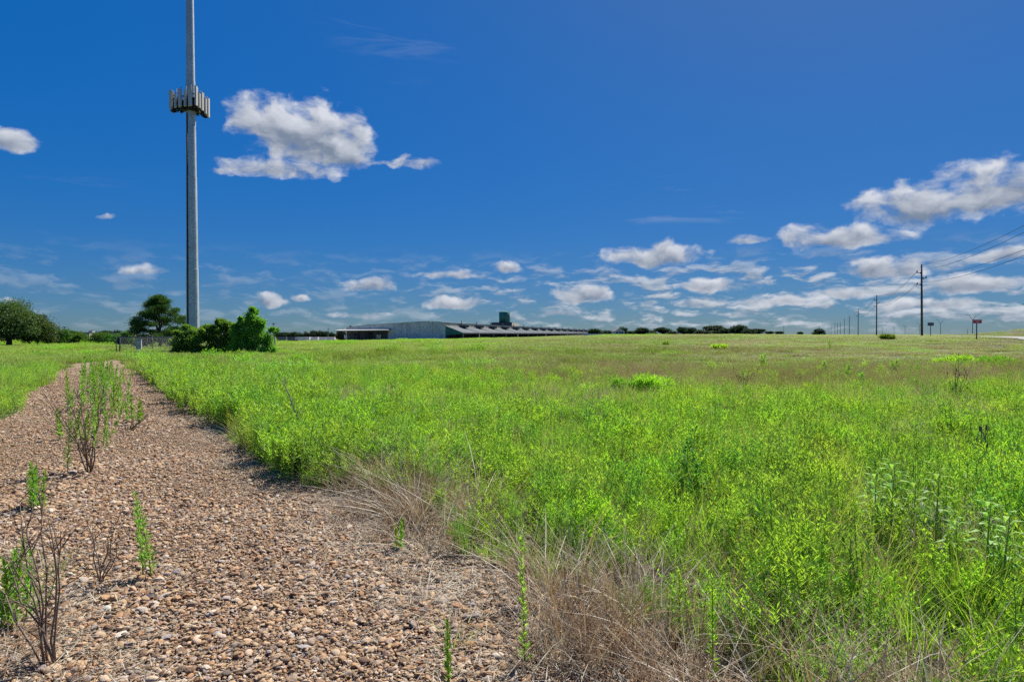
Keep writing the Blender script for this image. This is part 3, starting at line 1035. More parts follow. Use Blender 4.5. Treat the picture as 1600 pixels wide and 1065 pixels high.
def crown_mesh(w, h, z0, nl, leaves, L, Wr, mat, shape='round', seed=0, dep=None):
    """crown built of many clumps inside an envelope (centre x=0). Returns builder and clump centres"""
    st = np.random.default_rng(seed)
    mb = MB(); cs = []
    dep = dep or w
    n = 0
    while n < nl:
        q = st.uniform(-1, 1, 3)
        rr = np.linalg.norm(q)
        if rr > 1 or rr < .35: continue
        if shape == 'dome':
            q[2] = abs(q[2]) * 1.0 if st.random() < .8 else q[2] * .3
        c = np.array([q[0] * w * .40, q[1] * dep * .40, z0 + h * (.5 + .40 * q[2]) if shape != 'dome' else z0 + h * (.18 + .68 * max(q[2], -.2))])
        if shape == 'cone':
            t = (c[2] - z0) / h
            c[0] *= (1.25 - t); c[1] *= (1.25 - t)
        s = st.uniform(.15, .25) * min(w, h * 1.4)
        r = np.array([s * st.uniform(.9, 1.3), s * st.uniform(.9, 1.3), s * st.uniform(.6, .95)])
        leaf_cloud(mb, c, r, int(leaves * st.uniform(.7, 1.3)), L, L * Wr, .3)
        cs.append(c); n += 1
    return mb, cs


def tree(name, label, px, Y, w, h, z0, nl, leaves, L, mats, group=None, cat='tree', shape='round', seed=1, trunk=.12, Wr=.55, dz=0.0, ntips=7, dep=None, rz=0.0):
    x, y, z = at(px, Y)
    root = empty(name, (x, y, z + dz), rz, label, cat, group)
    cm, cs = crown_mesh(w, h - z0, z0, nl, leaves, L, Wr, 0, shape, seed, dep)
    cm.build('crown', mats[0], root)
    tb = MB()
    limbs(tb, (0, 0, -.3), h * .8, trunk, [tuple(cs[i]) for i in np.random.default_rng(seed).choice(len(cs), min(ntips, len(cs)), False)], fork=max(.15, z0 / h * .8))
    tb.build('trunk', mats[1], root)
    return root


# broad oaks at the left edge
G_L = 'trees at the left edge of the field'
tree('oak_tree', 'big dark spreading oak cut off by the left edge of the photo', 12, 98, 12.0, 7.6, 1.2, 70, 520, .32, (M['oak'], M['bark']), G_L, seed=3, trunk=.38, shape='dome', ntips=12)
tree('oak_tree', 'mid sized dark oak just right of the big oak at the left edge', 58, 100, 5.6, 5.6, .7, 34, 460, .30, (M['oak'], M['bark']), G_L, seed=4, trunk=.2, shape='dome', ntips=8)
SH = 'green shrub trees in the hedge behind the left meadow'
for (px, Y, w, h, sd_, lab) in [
    (92, 108, 4.2, 3.2, 11, 'lighter green rounded shrub tree next to the left oaks'),
    (112, 112, 3.6, 2.9, 12, 'bushy tree in the hedge with the pale building just to its right'),
    (126, 118, 2.6, 2.5, 13, 'small bright shrub touching the pale tan building'),
    (156, 112, 3.8, 2.7, 14, 'low wide shrub just right of the pale tan building'),
    (178, 110, 3.6, 2.3, 15, 'low dark shrub in front of the far tan wall'),
    (198, 106, 3.2, 2.4, 16, 'low shrub between the far tan wall and the pine')]:
    tree('shrub_tree', lab, px, Y, w, h, 0, 24, 360, .30, (M['shrub'], M['bark']), SH, seed=sd_, trunk=.08, shape='dome')

# pine behind the fence
def pine():
    px, Y = 249, 84
    x, y, z = at(px, Y)
    root = empty('pine_tree', (x, y, z), 0, 'dark spreading pine with layered boughs behind the fenced compound', 'tree')
    cm = MB(); tips = []
    st = np.random.default_rng(8)
    H = 6.95
    for k in range(74):
        t = st.uniform(.08, 1)
        zz = H * t
        rad = 3.9 * (1.02 - .95 * max(0, (t - .22) / .78) ** 1.5) * (1 if t > .2 else .8)
        a = st.uniform(0, 6.28); q = rad * math.sqrt(st.uniform(.12, 1)) * .92
        c = (q * math.cos(a), q * math.sin(a) * .9, zz - .1)
        s = st.uniform(.55, .95)
        leaf_cloud(cm, c, (s * 1.3, s * 1.25, s * .56), 620, .25, .085, .2, .8, droop=.0)
        tips.append(c)
    for c in [(-3.5, .2, 2.6), (-3.1, -.3, 3.5), (3.2, .1, 4.1), (3.55, .4, 3.3), (-2.3, 0, 4.6), (.1, 0, 6.7), (.9, .2, 6.3), (-.9, 0, 6.1), (2.2, 0, 5.1)]:
        leaf_cloud(cm, c, (.8, .65, .4), 520, .25, .085, .2, .8, droop=0); tips.append(c)
    cm.build('crown', M['pine'], root)
    tb = MB()
    limbs(tb, (0, 0, -.2), H * .96, .2, tips[::2], fork=.2)
    tb.build('trunk', M['bark'], root)
pine()

# bushy trees in front of the pole
G_B = 'leafy bushes crowding the foot of the tall pole'
def bush(px, Y, lobes, label, sd_, n=340, nm='leafy_bush'):
    x, y, z = at(px, Y)
    root = empty(nm, (x, y, z), 0, label, 'bush', G_B)
    cm = MB(); tips = []
    st = np.random.default_rng(sd_)
    for (lx, lz, rx, rz_) in lobes:
        for j in range(5):
            c = (lx + st.uniform(-.5, .5) * rx, st.uniform(-.6, .6) * 1.2, lz + st.uniform(-.45, .5) * rz_)
            s = st.uniform(.55, .95)
            leaf_cloud(cm, c, (rx * s, rx * s, rz_ * s), int(n * 1.25), .17, .11, .2, .1, droop=.25)
            tips.append(c)
    cm.build('crown', M['bush'], root)
    tb = MB()
    for k in range(5):
        b = (st.uniform(-.4, .4), st.uniform(-.4, .4), -.2)
        e = tips[int(st.integers(0, len(tips)))]
        limbs(tb, b, e[2] * .9, .05, [tips[int(i)] for i in st.integers(0, len(tips), 5)], lean=(e[0] * .6, e[1] * .6))
    tb.build('trunk', M['twig_grey'], root)
    return root
B = 55.0
bush(298, B, [(-1.1, .6, .7, .7), (-.75, 1.4, .8, .6), (.0, 1.0, .9, .8), (.1, 2.0, .8, .5), (-.3, 2.5, .4, .25), (.7, .7, .8, .7), (.75, 1.7, .8, .6), (1.2, 2.3, .5, .35), (-1.25, 2.05, .35, .25)], 'low spreading leafy bush at the fence, left of the pole foot', 31)
bush(344, B + .8, [(-.9, .7, .8, .8), (-.4, 1.6, .9, .7), (.3, 1.2, .9, .8), (-.1, 2.4, .8, .45), (.55, 2.7, .45, .4), (.9, .8, .8, .7), (.95, 1.9, .8, .6), (.2, 3.0, .3, .4), (-.8, 2.4, .45, .45)], 'middle leafy bush of the three, with pale dead twigs low down', 32)
bush(394, B - .6, [(-1.3, .8, .8, .8), (-1.0, 1.8, .85, .7), (-.2, 1.2, .9, .8), (.2, 2.4, .95, .7), (-.6, 2.8, .5, .45), (.25, 3.2, .6, .6), (1.1, 1.4, .8, .7), (1.5, .6, .7, .5), (.12, 3.95, .3, .34), (1.85, 2.3, .28, .2), (-1.3, 2.6, .3, .25), (.85, 2.8, .5, .5), (-.75, 3.1, .3, .4)], 'tallest leafy bush with a topmost tuft, at the right of the clump', 33)

# distant trees: few crown shapes, copied
def far_proto(k, shape):
    cm, cs = crown_mesh(1.0, .95, .0, 30, 210, .085, .7, 0, shape, 60 + k)
    tb = MB(); limbs(tb, (0, 0, -.05), .75, .03, [tuple(c) for c in cs[:5]])
    return cm.mesh('crown', M['fartree']), tb.mesh('trunk', M['bark'])
FP = [far_proto(k, 'dome' if k % 2 else 'round') for k in range(5)]
def far_tree(px, Y, wpx, top, label, group, base=None, k=None):
    x, y, z = at(px, Y)
    z0 = zat(base, Y) if base else z
    w = wpx / F * Y; h = max(1.0, zat(top, Y) - z0)
    i = int(px * 7) % 5 if k is None else k
    root = empty('distant_tree', (x, y, z0), (px * 1.7) % 6.28, label, 'tree', group)
    root.scale = (w * 1.15, w * 1.15, h * 1.12)
    for nm, me in zip(('crown', 'trunk'), FP[i]):
        o = bpy.data.objects.new(nm, me); C.objects.link(o); o.parent = root
    return root
G_R = 'row of distant trees right of the warehouse'
row = [(928, 22, 514, 'first rounded tree just past the right end of the warehouse'),
       (944, 20, 515.5, 'low tree second from the warehouse end in the distant row'),
       (957, 16, 516, 'small pale tree left of the white house'),
       (974, 18, 511, 'narrow taller tree right behind the white house'),
       (988, 14, 516.5, 'very low tree right of the white house'),
       (1003, 22, 512.5, 'broad dark tree in the distant row, two right of the white house'),
       (1019, 18, 515.5, 'low tree in the dip between two rounded dark trees'),
       (1034, 22, 511.5, 'rounded tree in the distant row, left of the low bluish thicket'),
       (1050, 16, 517, 'low bluish thicket tree in the middle of the distant row'),
       (1068, 18, 510.5, 'upright oval dark tree at the middle of the distant row'),
       (1081, 16, 512.5, 'lighter tree leaning on the oval dark tree'),
       (1097, 24, 514.5, 'wide low tree left of the big domed oaks'),
       (1116, 30, 508.5, 'left one of the two biggest domed oaks in the distant row'),
       (1118, 26, 516.5, 'brownish low bush standing before the left domed oak'),
       (1136, 24, 512.5, 'tree in the saddle between the two biggest domed oaks'),
       (1154, 26, 508.8, 'right one of the two biggest domed oaks in the distant row'),
       (1170, 20, 512, 'tree on the right shoulder of the right domed oak'),
       (1184, 20, 513.5, 'last full tree at the right end of the distant row')]
for i, (px, w, top, lab) in enumerate(row):
    far_tree(px, 330 + (i * 37) % 45, w, top, lab, G_R, k=i % 5)
for (px, Y, w, top, lab) in [(1202, 520, 12, 517, 'small lone tree right of the distant tree row'), (1217, 520, 11, 517.2, 'small tree beside a thin far pole'),
                             (1250, 640, 9, 518.5, 'tiny tree on the horizon left of the round tree by the poles'), (1279, 330, 17, 513.5, 'small round tree alone on the horizon left of the utility poles')]:
    far_tree(px, Y, w, top, lab, 'lone trees on the horizon')
G_T = 'trees showing above the long dock roof'
for i, (px, w, top) in enumerate([(838, 10, 512.6), (846, 10, 512.2), (857, 11, 513), (866, 12, 512.4), (878, 9, 513.6), (889, 12, 513.8), (899, 12, 514.2), (909, 12, 514.6), (917, 12, 515.2)]):
    far_tree(px, 640 + 6 * i, w, top, ['dark tree tip above the dock roof near the rooftop box', 'second dark tree tip above the dock roof', 'paired dark tree above the dock roof, left one', 'rounded dark tree above the middle of the far dock roof', 'small tree tip sinking behind the far dock roof', 'flat tree crown above the far dock roof', 'tree crown above the far dock roof, third from its end', 'tree crown above the far dock roof, second from its end', 'last tree crown above the far end of the dock roof'][i], G_T, base=523)
G_K = 'tree line behind the parked trailers'
names = ['tree behind the trailers, nearest to the leafy bushes', 'low tree behind the left trailers', 'bluish tree over the grey trailer', 'rounded tree over the gap between trailers', 'slim tree over the white trailers', 'wide tree over the middle white trailers',
         'tree beside the far lamp over the trailers', 'tree over the right white trailers', 'low tree left of the canopy tree']
for i, px in enumerate([436, 446, 457, 468, 479, 490, 500, 510, 519]):
    far_tree(px, 360, [15, 13, 15, 14, 13, 15, 14, 13, 11][i], [519.5, 519, 518.2, 519, 518.4, 517.4, 518, 518.6, 519.2][i], names[i], G_K, base=532)
far_tree(533, 275, 15, 513.5, 'dark tree at the left end of the warehouse canopy', 'trees by the warehouse canopy', base=531.5)
far_tree(549, 330, 9, 509.5, 'tree top showing over the left corner of the warehouse roof', 'trees by the warehouse canopy', base=531)
for (px, w, top, lab) in [(148, 16, 516, 'far treetop behind the pale tan building'), (166, 18, 516.4, 'far treetops over the long tan wall'), (184, 16, 515.8, 'far treetop over the tan wall, left of the pine')]:
    far_tree(px, 260, w, top, lab, 'far treetops behind the left hedge', base=526)


# ------------------------------------------------------------------ monopole with antennas
def monopole():
    x, y, z = at(301.5, 66)
    root = empty('cell_tower', (x, y, z), 0, 'tall tapered steel mast carrying a ring of pale antenna panels', 'cell tower')
    mb = MB()
    H = 41.0; r0, r1 = .64, .335
    lv = [0, 8.8, 8.81, 18.5, 18.51, 28.5, 28.51, H]
    rf = lambda t: r0 + (r1 - r0) * t / H
    pts, rad = [], []
    for i, q in enumerate(lv):
        pts.append((-.0040 * q, 0, q)); rad.append(rf(q) + (.022 if i % 2 else 0))
    mb.tube(pts, rad, 18, smooth=False)
    mb.build('mast', M['steel'], root)
    fl = MB(); fl.tube([(0, 0, -.1), (0, 0, .12)], [.95, .95], 18, smooth=False)
    fl.build('base_plate', M['steel'], root)
    pg = MB()
    cam_a = math.atan2(-y, -x)
    for i in range(100):
        q = 2.5 + i * .38
        a = cam_a + .42 + (.09 if i % 2 else -.09)
        r = rf(q)
        c, s_ = math.cos(a), math.sin(a)
        pg.tube([(r * c - .004 * q, r * s_, q), ((r + .16) * c - .004 * q, (r + .16) * s_, q)], .016, 5)
    pg.build('climbing_peg', M['black'], root)['kind'] = 'stuff'
    cb = MB()
    for k in range(3):
        a = cam_a - .9 + k * .1
        cb.tube([((rf(q) + .03) * math.cos(a) - .004 * q, (rf(q) + .03) * math.sin(a), q) for q in (.5, 9, 18, 25)], .03, 5)
    cb.build('cable', M['black'], root)
    # platform: triangle with one corner towards the viewer
    zc = 26.25
    Rr = 1.95
    V = []
    for k in range(3):
        a = cam_a + .12 + k * 2.0944
        V.append(Vector((Rr * math.cos(a) - .1, Rr * math.sin(a), zc)))
    fr = MB()
    for k in range(3):
        a, b = V[k], V[(k + 1) % 3]
        for dz in (-.62, .35):
            fr.tube([a + Vector((0, 0, dz)), b + Vector((0, 0, dz))], .045, 6)
        fr.tube([Vector((-.1, 0, zc - .62)), a + Vector((0, 0, -.62))], .06, 6)
        fr.tube([Vector((-.1, 0, zc - 1.15)), a.lerp(Vector((-.1, 0, zc)), .4) + Vector((0, 0, -.62))], .05, 6)
        m = a.lerp(b, .5)
        fr.tube([Vector((-.1, 0, zc - .62)), m + Vector((0, 0, -.62))], .05, 6)
        fr.tube([Vector((-.1, 0, zc + .3)), m + Vector((0, 0, .35))], .04, 6)
        fr.tube([a.lerp(Vector((-.1, 0, zc)), .35) + Vector((0, 0, -.66)), b.lerp(Vector((-.1, 0, zc)), .35) + Vector((0, 0, -.66))], .05, 6)
    fr.build('platform_frame', M['black'], root)
    ring = MB(); ring.tube([(-.1, 0, zc - .95), (-.1, 0, zc - .45)], [.66, .66], 16)
    ring.build('collar', M['black'], root)
    for k in range(3):
        a, b = V[k], V[(k + 1) % 3]
        n = (a + b) / 2 - Vector((-.1, 0, zc)); n.z = 0; n.normalize()
        rz = math.atan2(n.y, n.x)
        for j, (t, w, h, dz) in enumerate([(.05, .44, 1.95, .16), (.27, .26, 1.5, -.05), (.48, .42, 1.85, .12), (.72, .28, 1.6, -.08), (.94, .46, 2.0, .02)]):
            p = a.lerp(b, t) + n * .22
            pm = MB()
            nb = 4
            prof = [(-.07, -w / 2), (.04, -w / 2), (.09, -w / 2 * .7), (.09, w / 2 * .7), (.04, w / 2), (-.07, w / 2)]
            c, s_ = math.cos(rz), math.sin(rz)
            vv = [(p.x + u * c - v * s_, p.y + u * s_ + v * c, zc + dz + e * h / 2) for e in (-1, 1) for (u, v) in prof]
            pm.add(vv, [tuple(range(5, -1, -1)), tuple(range(6, 12))] + [(i, (i + 1) % 6, 6 + (i + 1) % 6, 6 + i) for i in range(6)])
            pn = pm.build('antenna_panel', M['panel'], root)
            pp = MB()
            q = a.lerp(b, t) + n * .08
            pp.tube([(q.x, q.y, zc - .95), (q.x, q.y, zc + 1.25)], .035, 6)
            for e in (-.6, .75):
                pp.box((q.x + n.x * .04, q.y + n.y * .04, zc + e), (.16, .1, .08), rz)
            pp.build('mount_pipe', M['black'], pn)
            if j != 9:
                rb = MB()
                q = a.lerp(b, t) - n * .16
                rb.box((q.x, q.y, zc - .55 + .3 * (j % 2)), (.22, .40, 1.0), rz)
                for e in range(6):
                    cx = q.x + random.uniform(-.2, .2); cy = q.y + random.uniform(-.2, .2)
                    rb.tube([(q.x, q.y, zc - .6), (cx + random.uniform(-.2, .2), cy + random.uniform(-.2, .2), zc - .98), (q.x * .6 - .04, q.y * .6, zc - .8)], .022, 4)
                rb.build('radio_unit', M['black'], root)
monopole()


# ------------------------------------------------------------------ fenced compound
def compound():
    A = Vector((xat(187, 60), 60, 0)); u = Vector((.966, .259, 0)); v = Vector((-.53, .85, 0)).normalized()
    corners = [A, A + u * 14, A + u * 14 + v * 14, A + v * 14]
    H = 1.66
    root = empty('chain_link_fence', (A.x, A.y, gz(A.x, A.y)), 0, 'grey chain link fence with top rail around the tall pole', 'fence')
    ox = Vector((A.x, A.y, gz(A.x, A.y)))
    rail = MB(); fab = MB()
    for k in range(4):
        a, b = corners[k], corners[(k + 1) % 4]
        L = (b - a).length; n = int(round(L / 2.6))
        d = (b - a).normalized()
        za, zb = gz(a.x, a.y), gz(b.x, b.y)
        P_ = lambda s, h: a + d * s + Vector((0, 0, za + (zb - za) * s / L + h)) - ox
        for j in range(n):
            pb = MB()
            r = .05 if j == 0 else .03
            pb.tube([P_(L * j / n, -.1), P_(L * j / n, H + .05)], r, 8)
            pb.tube([P_(L * j / n, H + .05), P_(L * j / n, H + .10)], [r * 1.25, r * .3], 8)
            pb.build('post', M['fence_metal'], root)
        rail.tube([P_(0, H), P_(L, H)], .028, 6)
        rail.tube([P_(0, .06), P_(L, .06)], .008, 4)
        st = .085
        for sgn in (1, -1):
            for i in range(-int(H / st), int(L / st) + int(H / st)):
                s0, s1 = (i * st, i * st + H) if sgn > 0 else (i * st + H, i * st)
                h0, h1 = .04, H
                # clip to the run
                if max(s0, s1) < 0 or min(s0, s1) > L: continue
                def clip(s, h, so, ho):
                    if s < 0: f = (0 - s) / (so - s); return 0, h + (ho - h) * f
                    if s > L: f = (L - s) / (so - s); return L, h + (ho - h) * f
                    return s, h
                c0 = clip(s0, h0, s1, h1); c1 = clip(s1, h1, s0, h0)
                fab.tube([P_(*c0), P_(*c1)], .0036, 3, cap=False)
    rail.build('top_rail', M['fence_metal'], root)
    fab.build('wire_mesh', M['fence_metal'], root)
    # gate leaf and brace beside the left corner
    gt = MB()
    q = A - u * .1
    g0 = Vector((q.x, q.y, gz(q.x, q.y))) - ox
    for s in (0.0, .55, 1.1):
        gt.tube([g0 + v * s + Vector((-.22, 0, 0)), g0 + v * s + Vector((-.22, 0, H + .05))], .038, 8)
    for h in (.12, .85, H): gt.tube([g0 + Vector((-.22, 0, h)), g0 + v * 1.1 + Vector((-.22, 0, h))], .03, 6)
    for i in range(16):
        gt.tube([g0 + v * (i * .07) + Vector((-.22, 0, .12)), g0 + v * (i * .07) + Vector((-.22, 0, H))], .006, 4)
    gt.build('gate', M['fence_metal'], root)
    # electrical cabinet in front of the fence
    cx, cy, cz = at(217, 57)
    cab = empty('utility_cabinet', (cx, cy, cz), .25, 'pale grey electrical cabinet with a meter on posts before the fence', 'cabinet')
    b = MB(); b.box((0, 0, 1.02), (.42, .24, .86)); b.box((0, -.13, 1.02), (.36, .02, .78)); b.box((0, 0, 1.47), (.48, .30, .04))
    b.build('housing', M['cabinet'], cab)
    m = MB(); m.tube([(.0, -.14, 1.25), (.0, -.22, 1.25)], .09, 12); m.build('meter', M['white'], cab)
    h = MB(); h.box((.12, -.155, .9), (.03, .03, .12)); h.build('handle', M['black'], cab)
    for sx in (-.17, .17):
        l = MB(); l.box((sx, 0.02, .25), (.06, .06, .7)); l.build('leg', M['cabinet'], cab)
    l = MB(); l.tube([(.05, .02, 1.45), (.05, .02, 1.62), (.12, .02, 1.66)], .03, 8); l.build('conduit', M['fence_metal'], cab)
    s = MB(); s.box((0, 0, 0), (.03, .45, .34)); s.box((.0, 0, -.62), (.05, .05, .95)); 
    # low cabinet post behind
compound()


# ------------------------------------------------------------------ warehouse
def wall_grid_mat(name, base, pw, ph):
    t = NT(name)
    tcn = t.n('ShaderNodeTexCoord')
    v = tcn.outputs['UV'] if False else tcn.outputs['Object']
    nz = t.noise(v, .22, 6, .62)
    fine = t.noise(v, 3.0, 4, .6)
    colr = t.ramp(t.math('ADD', t.math('MULTIPLY', nz, .97), t.math('MULTIPLY', fine, .03)), [(.3, tuple(q * .78 for q in base)), (.7, tuple(q * 1.15 for q in base))])
    st = t.n('ShaderNodeVectorMath', {0: v, 1: (.7, .7, .05)}, operation='MULTIPLY').outputs[0]
    colr = t.mix(t.ramp(t.noise(st, 1.0, 5, .6), [(.5, (0, 0, 0)), (.75, (.6, .6, .6))]), colr, c4(tuple(q * .6 for q in base)))
    p = t.n('ShaderNodeBsdfPrincipled', {'Base Color': colr, 'Roughness': .85, 'Specular IOR Level': .2})
    return t.finish(p.outputs[0])


def warehouse():
    K = Vector((xat(696, 240), 240, 0))
    uf = Vector((-math.sin(R(71)), math.cos(R(71)), 0))      # along the end wall, to the left
    us = Vector((math.sin(R(19)), math.cos(R(19)), 0))       # along the dock side, away from us
    zb = -3.0
    root = empty('warehouse', (K.x, K.y, 0), 0, 'long low concrete warehouse with a row of metal dock roofs', 'warehouse')
    wl = wall_grid_mat('panel_wall', (.68, .65, .60), 6, 3)
    Lf = 46.0; Ls = 280.0
    def W(a, b, z): return uf * a + us * b + Vector((0, 0, z))
    # end wall: stepped parapet outline following the photo
    def top(px):
        for (x0, x1, y0, y1) in [(541, 566, 511.6, 508.6), (566, 629, 508.0, 504.4), (629, 672, 504.0, 501.8), (672, 684, 502.8, 502.8), (684, 697, 503.9, 503.9)]:
            if x0 <= px <= x1: return y0 + (y1 - y0) * (px - x0) / (x1 - x0)
    def param(px):
        r = (px - 800) / F
        # K.x + uf.x a = r (K.y + uf.y a)
        return (r * K.y - K.x) / (uf.x - r * uf.y)
    segs = [(696, 684), (683.9, 672.1), (671.9, 629.1), (628.9, 566.1), (565.9, 541)]
    out = []
    for (p0, p1) in segs:
        for p in (p0, p1):
            a = param(p); Yd = K.y + uf.y * a
            out.append((a, zat(top(p), Yd)))
    for i in range(len(out)): pass
    wb = MB()
    th = .35
    front = [W(a, 0, z) for a, z in out]; back = [W(a, th, z) for a, z in out]
    n = len(out)
    for i in range(n - 1):
        a0, a1 = out[i][0], out[i + 1][0]
        wb.add([tuple(W(a0, 0, zb)), tuple(W(a1, 0, zb)), tuple(front[i + 1]), tuple(front[i]), tuple(W(a0, th, zb)), tuple(W(a1, th, zb)), tuple(back[i + 1]), tuple(back[i])],
               [(1, 0, 3, 2), (4, 5, 6, 7), (3, 7, 6, 2)])
    wb.build('end_wall', wl, root)
    # vertical panel joints and horizontal bands, real grooves standing off 3 mm
    Lend = out[-1][0]
    for k in range(1, 8):
        a = Lend * k / 8
        zt = np.interp(a, [q[0] for q in out], [q[1] for q in out])
        p = W(a, -.004, (zb + zt) / 2)
        jb = MB(); jb.box(tuple(p), (.07, .02, zt - zb - .05), math.atan2(uf.y, uf.x)); jb.build('panel_joint', M['dock'], root)
    # coping
    cp = MB()
    for i in range(n - 1):
        a, b = Vector(front[i]), Vector(front[i + 1])
        if (b - a).length < .3: continue
        cp.tube([a + Vector((0, -.02, .03)), b + Vector((0, -.02, .03))], .09, 4, smooth=False)
    cp.build('coping', M['dock'], root)
    # body behind (roof, side wall of tan panels)
    zs = zat(504.2, 240)
    hs = lambda t: zs - .9 * t / Ls * 1.3
    sb = MB()
    sb.add([tuple(W(0, .36, zb)), tuple(W(0, Ls, zb)), tuple(W(0, Ls, hs(Ls))), tuple(W(0, .36, hs(0)))], [(0, 1, 2, 3)])
    sb.build('side_wall', M['tan_wall'], root)
    fas = MB(); fas.tube([W(-.05, .4, hs(0) + .05), W(-.05, Ls, hs(Ls) + .05)], .13, 4, smooth=False); fas.build('roof_edge', M['dock'], root)
    rb = MB()
    zr = [out[i] for i in (0, 3, 5, 7, 9)]
    for i in range(len(zr) - 1):
        (a0, z0), (a1, z1) = zr[i], zr[i + 1]
        rb.add([tuple(W(a0, th, z0 - .35)), tuple(W(a1, th, z1 - .35)), tuple(W(a1, Ls, z1 - 1.6)), tuple(W(a0, Ls, z0 - 1.6))], [(0, 1, 2, 3)])
    aL, zL = out[-1]
    rb.add([tuple(W(aL, 0, zb)), tuple(W(aL, 0, zL)), tuple(W(aL, Ls, zL - 1.5)), tuple(W(aL, Ls, zb))], [(0, 1, 2, 3)])
    rb.add([tuple(W(0, Ls, zb)), tuple(W(aL, Ls, zb)), tuple(W(aL, Ls, zL - 1.5)), tuple(W(0, Ls, zs - 1.5))], [(0, 1, 2, 3)])
    rb.build('roof', M['metal_roof'], root)
    # dock roofs along the right side
    bay = 16.4; nb = 17
    D = 7.2
    zh = lambda t: hs(t) - 1.15
    ze = 2.2
    for k in range(nb):
        t0, t1 = .4 + k * bay, .4 + (k + 1) * bay
        m = MB()
        # sloping sheet, 12 cm thick, its inner end a little higher at the near side
        q = [W(-.03, t0, zh(t0)), W(-.03, t1 - .9, zh(t1) - .12), W(-D, t1 - .9, ze), W(-D, t0, ze)]
        lo = [p - Vector((0, 0, .16)) for p in q]
        m.add([tuple(p) for p in q + lo], [(0, 3, 2, 1), (4, 5, 6, 7), (0, 1, 5, 4), (1, 2, 6, 5), (2, 3, 7, 6), (3, 0, 4, 7)])
        cr = m.build('dock_roof', M['metal_roof'], root)
        rs = MB()
        for e in range(1, 9):
            a = q[0].lerp(q[1], e / 9); b = q[3].lerp(q[2], e / 9)
            rs.tube([a + Vector((0, 0, .03)), b + Vector((0, 0, .03))], .05, 4, smooth=False, cap=False)
        rs.build('roof_rib', M['metal_roof'], cr)
        # the gap between two roofs is closed by a dark valley
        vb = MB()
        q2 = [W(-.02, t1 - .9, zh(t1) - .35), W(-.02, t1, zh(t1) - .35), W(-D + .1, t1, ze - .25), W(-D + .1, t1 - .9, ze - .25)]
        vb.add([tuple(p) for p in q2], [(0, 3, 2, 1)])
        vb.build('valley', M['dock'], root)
        # vent housing at the head of each bay with its short stack
        b = MB()
        c = W(-1.7, t1 - 2.6, zh(t1) + .02)
        b.box(tuple(c), (2.6, 3.6, .95), math.atan2(us.y, us.x) - R(90))
        b.box(tuple(c + Vector((0, 0, .5))), (2.9, 3.9, .1), math.atan2(us.y, us.x) - R(90))
        vt = b.build('roof_vent', M['dock'], root)
        s_ = MB(); c2 = W(-.45, t1 - 2.6, zh(t1) + .9)
        s_.tube([c2, c2 + Vector((0, 0, 1.35))], .16, 8)
        s_.build('vent_pipe', M['dock'], vt)
    # triangular end of the first dock roof, dark green sheeting
    gb = MB()
    gb.add([tuple(W(-.02, .3, zh(0) - .1)), tuple(W(-D * .98, .3, ze - .1)), tuple(W(-D * .98, .3, ze - .45)), tuple(W(-.02, .3, ze - 1.0))], [(0, 1, 2, 3)])
    gb.build('gable_sheet', M['green_paint'], root)
    # eave beam, posts, dark dock wall with doors
    eb = MB(); eb.tube([W(-D + .1, .4, ze - .32), W(-D + .1, .4 + nb * bay, ze - .32)], .16, 4, smooth=False); eb.build('eave_beam', M['dock'], root)
    for k in range(nb + 1):
        for tt in ([.6 + k * bay] if k else [.6]):
            p = MB(); p.box(tuple(W(-D + .15, tt, (ze + zb) / 2 - .2)), (.34, .34, ze - zb - .2), math.atan2(us.y, us.x)); p.build('post', M['tan_wall'] if k % 3 == 1 else M['dock'], root)
    dk = MB()
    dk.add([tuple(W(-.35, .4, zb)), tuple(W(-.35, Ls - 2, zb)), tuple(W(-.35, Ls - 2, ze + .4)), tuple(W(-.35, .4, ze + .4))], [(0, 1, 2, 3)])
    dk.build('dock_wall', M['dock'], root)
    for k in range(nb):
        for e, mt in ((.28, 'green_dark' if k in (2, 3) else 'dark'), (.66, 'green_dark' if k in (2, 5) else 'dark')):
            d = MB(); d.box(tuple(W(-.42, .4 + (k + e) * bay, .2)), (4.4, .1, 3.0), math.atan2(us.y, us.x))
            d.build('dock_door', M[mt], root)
    # clutter on the first dock: stacked pallets and a pipe rail
    # canopy on the end wall
    aC0 = param(612)
    cn = MB()
    a1 = param(533)
    zc0 = zat(515.2, K.y + uf.y * aC0); zc1 = zat(516.2, K.y + uf.y * a1)
    q = [W(aC0, -.05, zc0 + .4), W(a1, -.05, zc1 + .5), W(a1, -5.2, zc1), W(aC0, -3.2, zc0)]
    lo = [p - Vector((0, 0, .30)) for p in q]
    cn.add([tuple(p) for p in q + lo], [(0, 1, 2, 3), (7, 6, 5, 4), (1, 0, 4, 5), (2, 1, 5, 6), (3, 2, 6, 7), (0, 3, 7, 4)])
    cn.build('loading_canopy', M['canopy'], root)
    for px in (545, 555, 563, 571, 581):
        a = param(px)
        p = MB(); p.box(tuple(W(a, -3.0, (zc1 + zb) / 2)), (.26, .26, zc1 - zb - .1), .3); p.build('canopy_post', M['dock'], root)
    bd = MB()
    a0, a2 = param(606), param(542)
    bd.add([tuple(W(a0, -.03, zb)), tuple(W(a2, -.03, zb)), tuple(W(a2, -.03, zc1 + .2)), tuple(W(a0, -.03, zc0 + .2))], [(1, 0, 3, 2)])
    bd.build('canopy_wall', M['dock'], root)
    for px, w, h, mt in ((577, 3.4, 2.6, 'dark'), (558, 2.6, 2.2, 'dark'), (592, 2.0, 1.6, 'tan_wall')):
        a = param(px); d = MB(); d.box(tuple(W(a, -.1, -.2 + h / 2)), (w, .1, h), math.atan2(uf.y, uf.x)); d.build('door', M[mt], root)
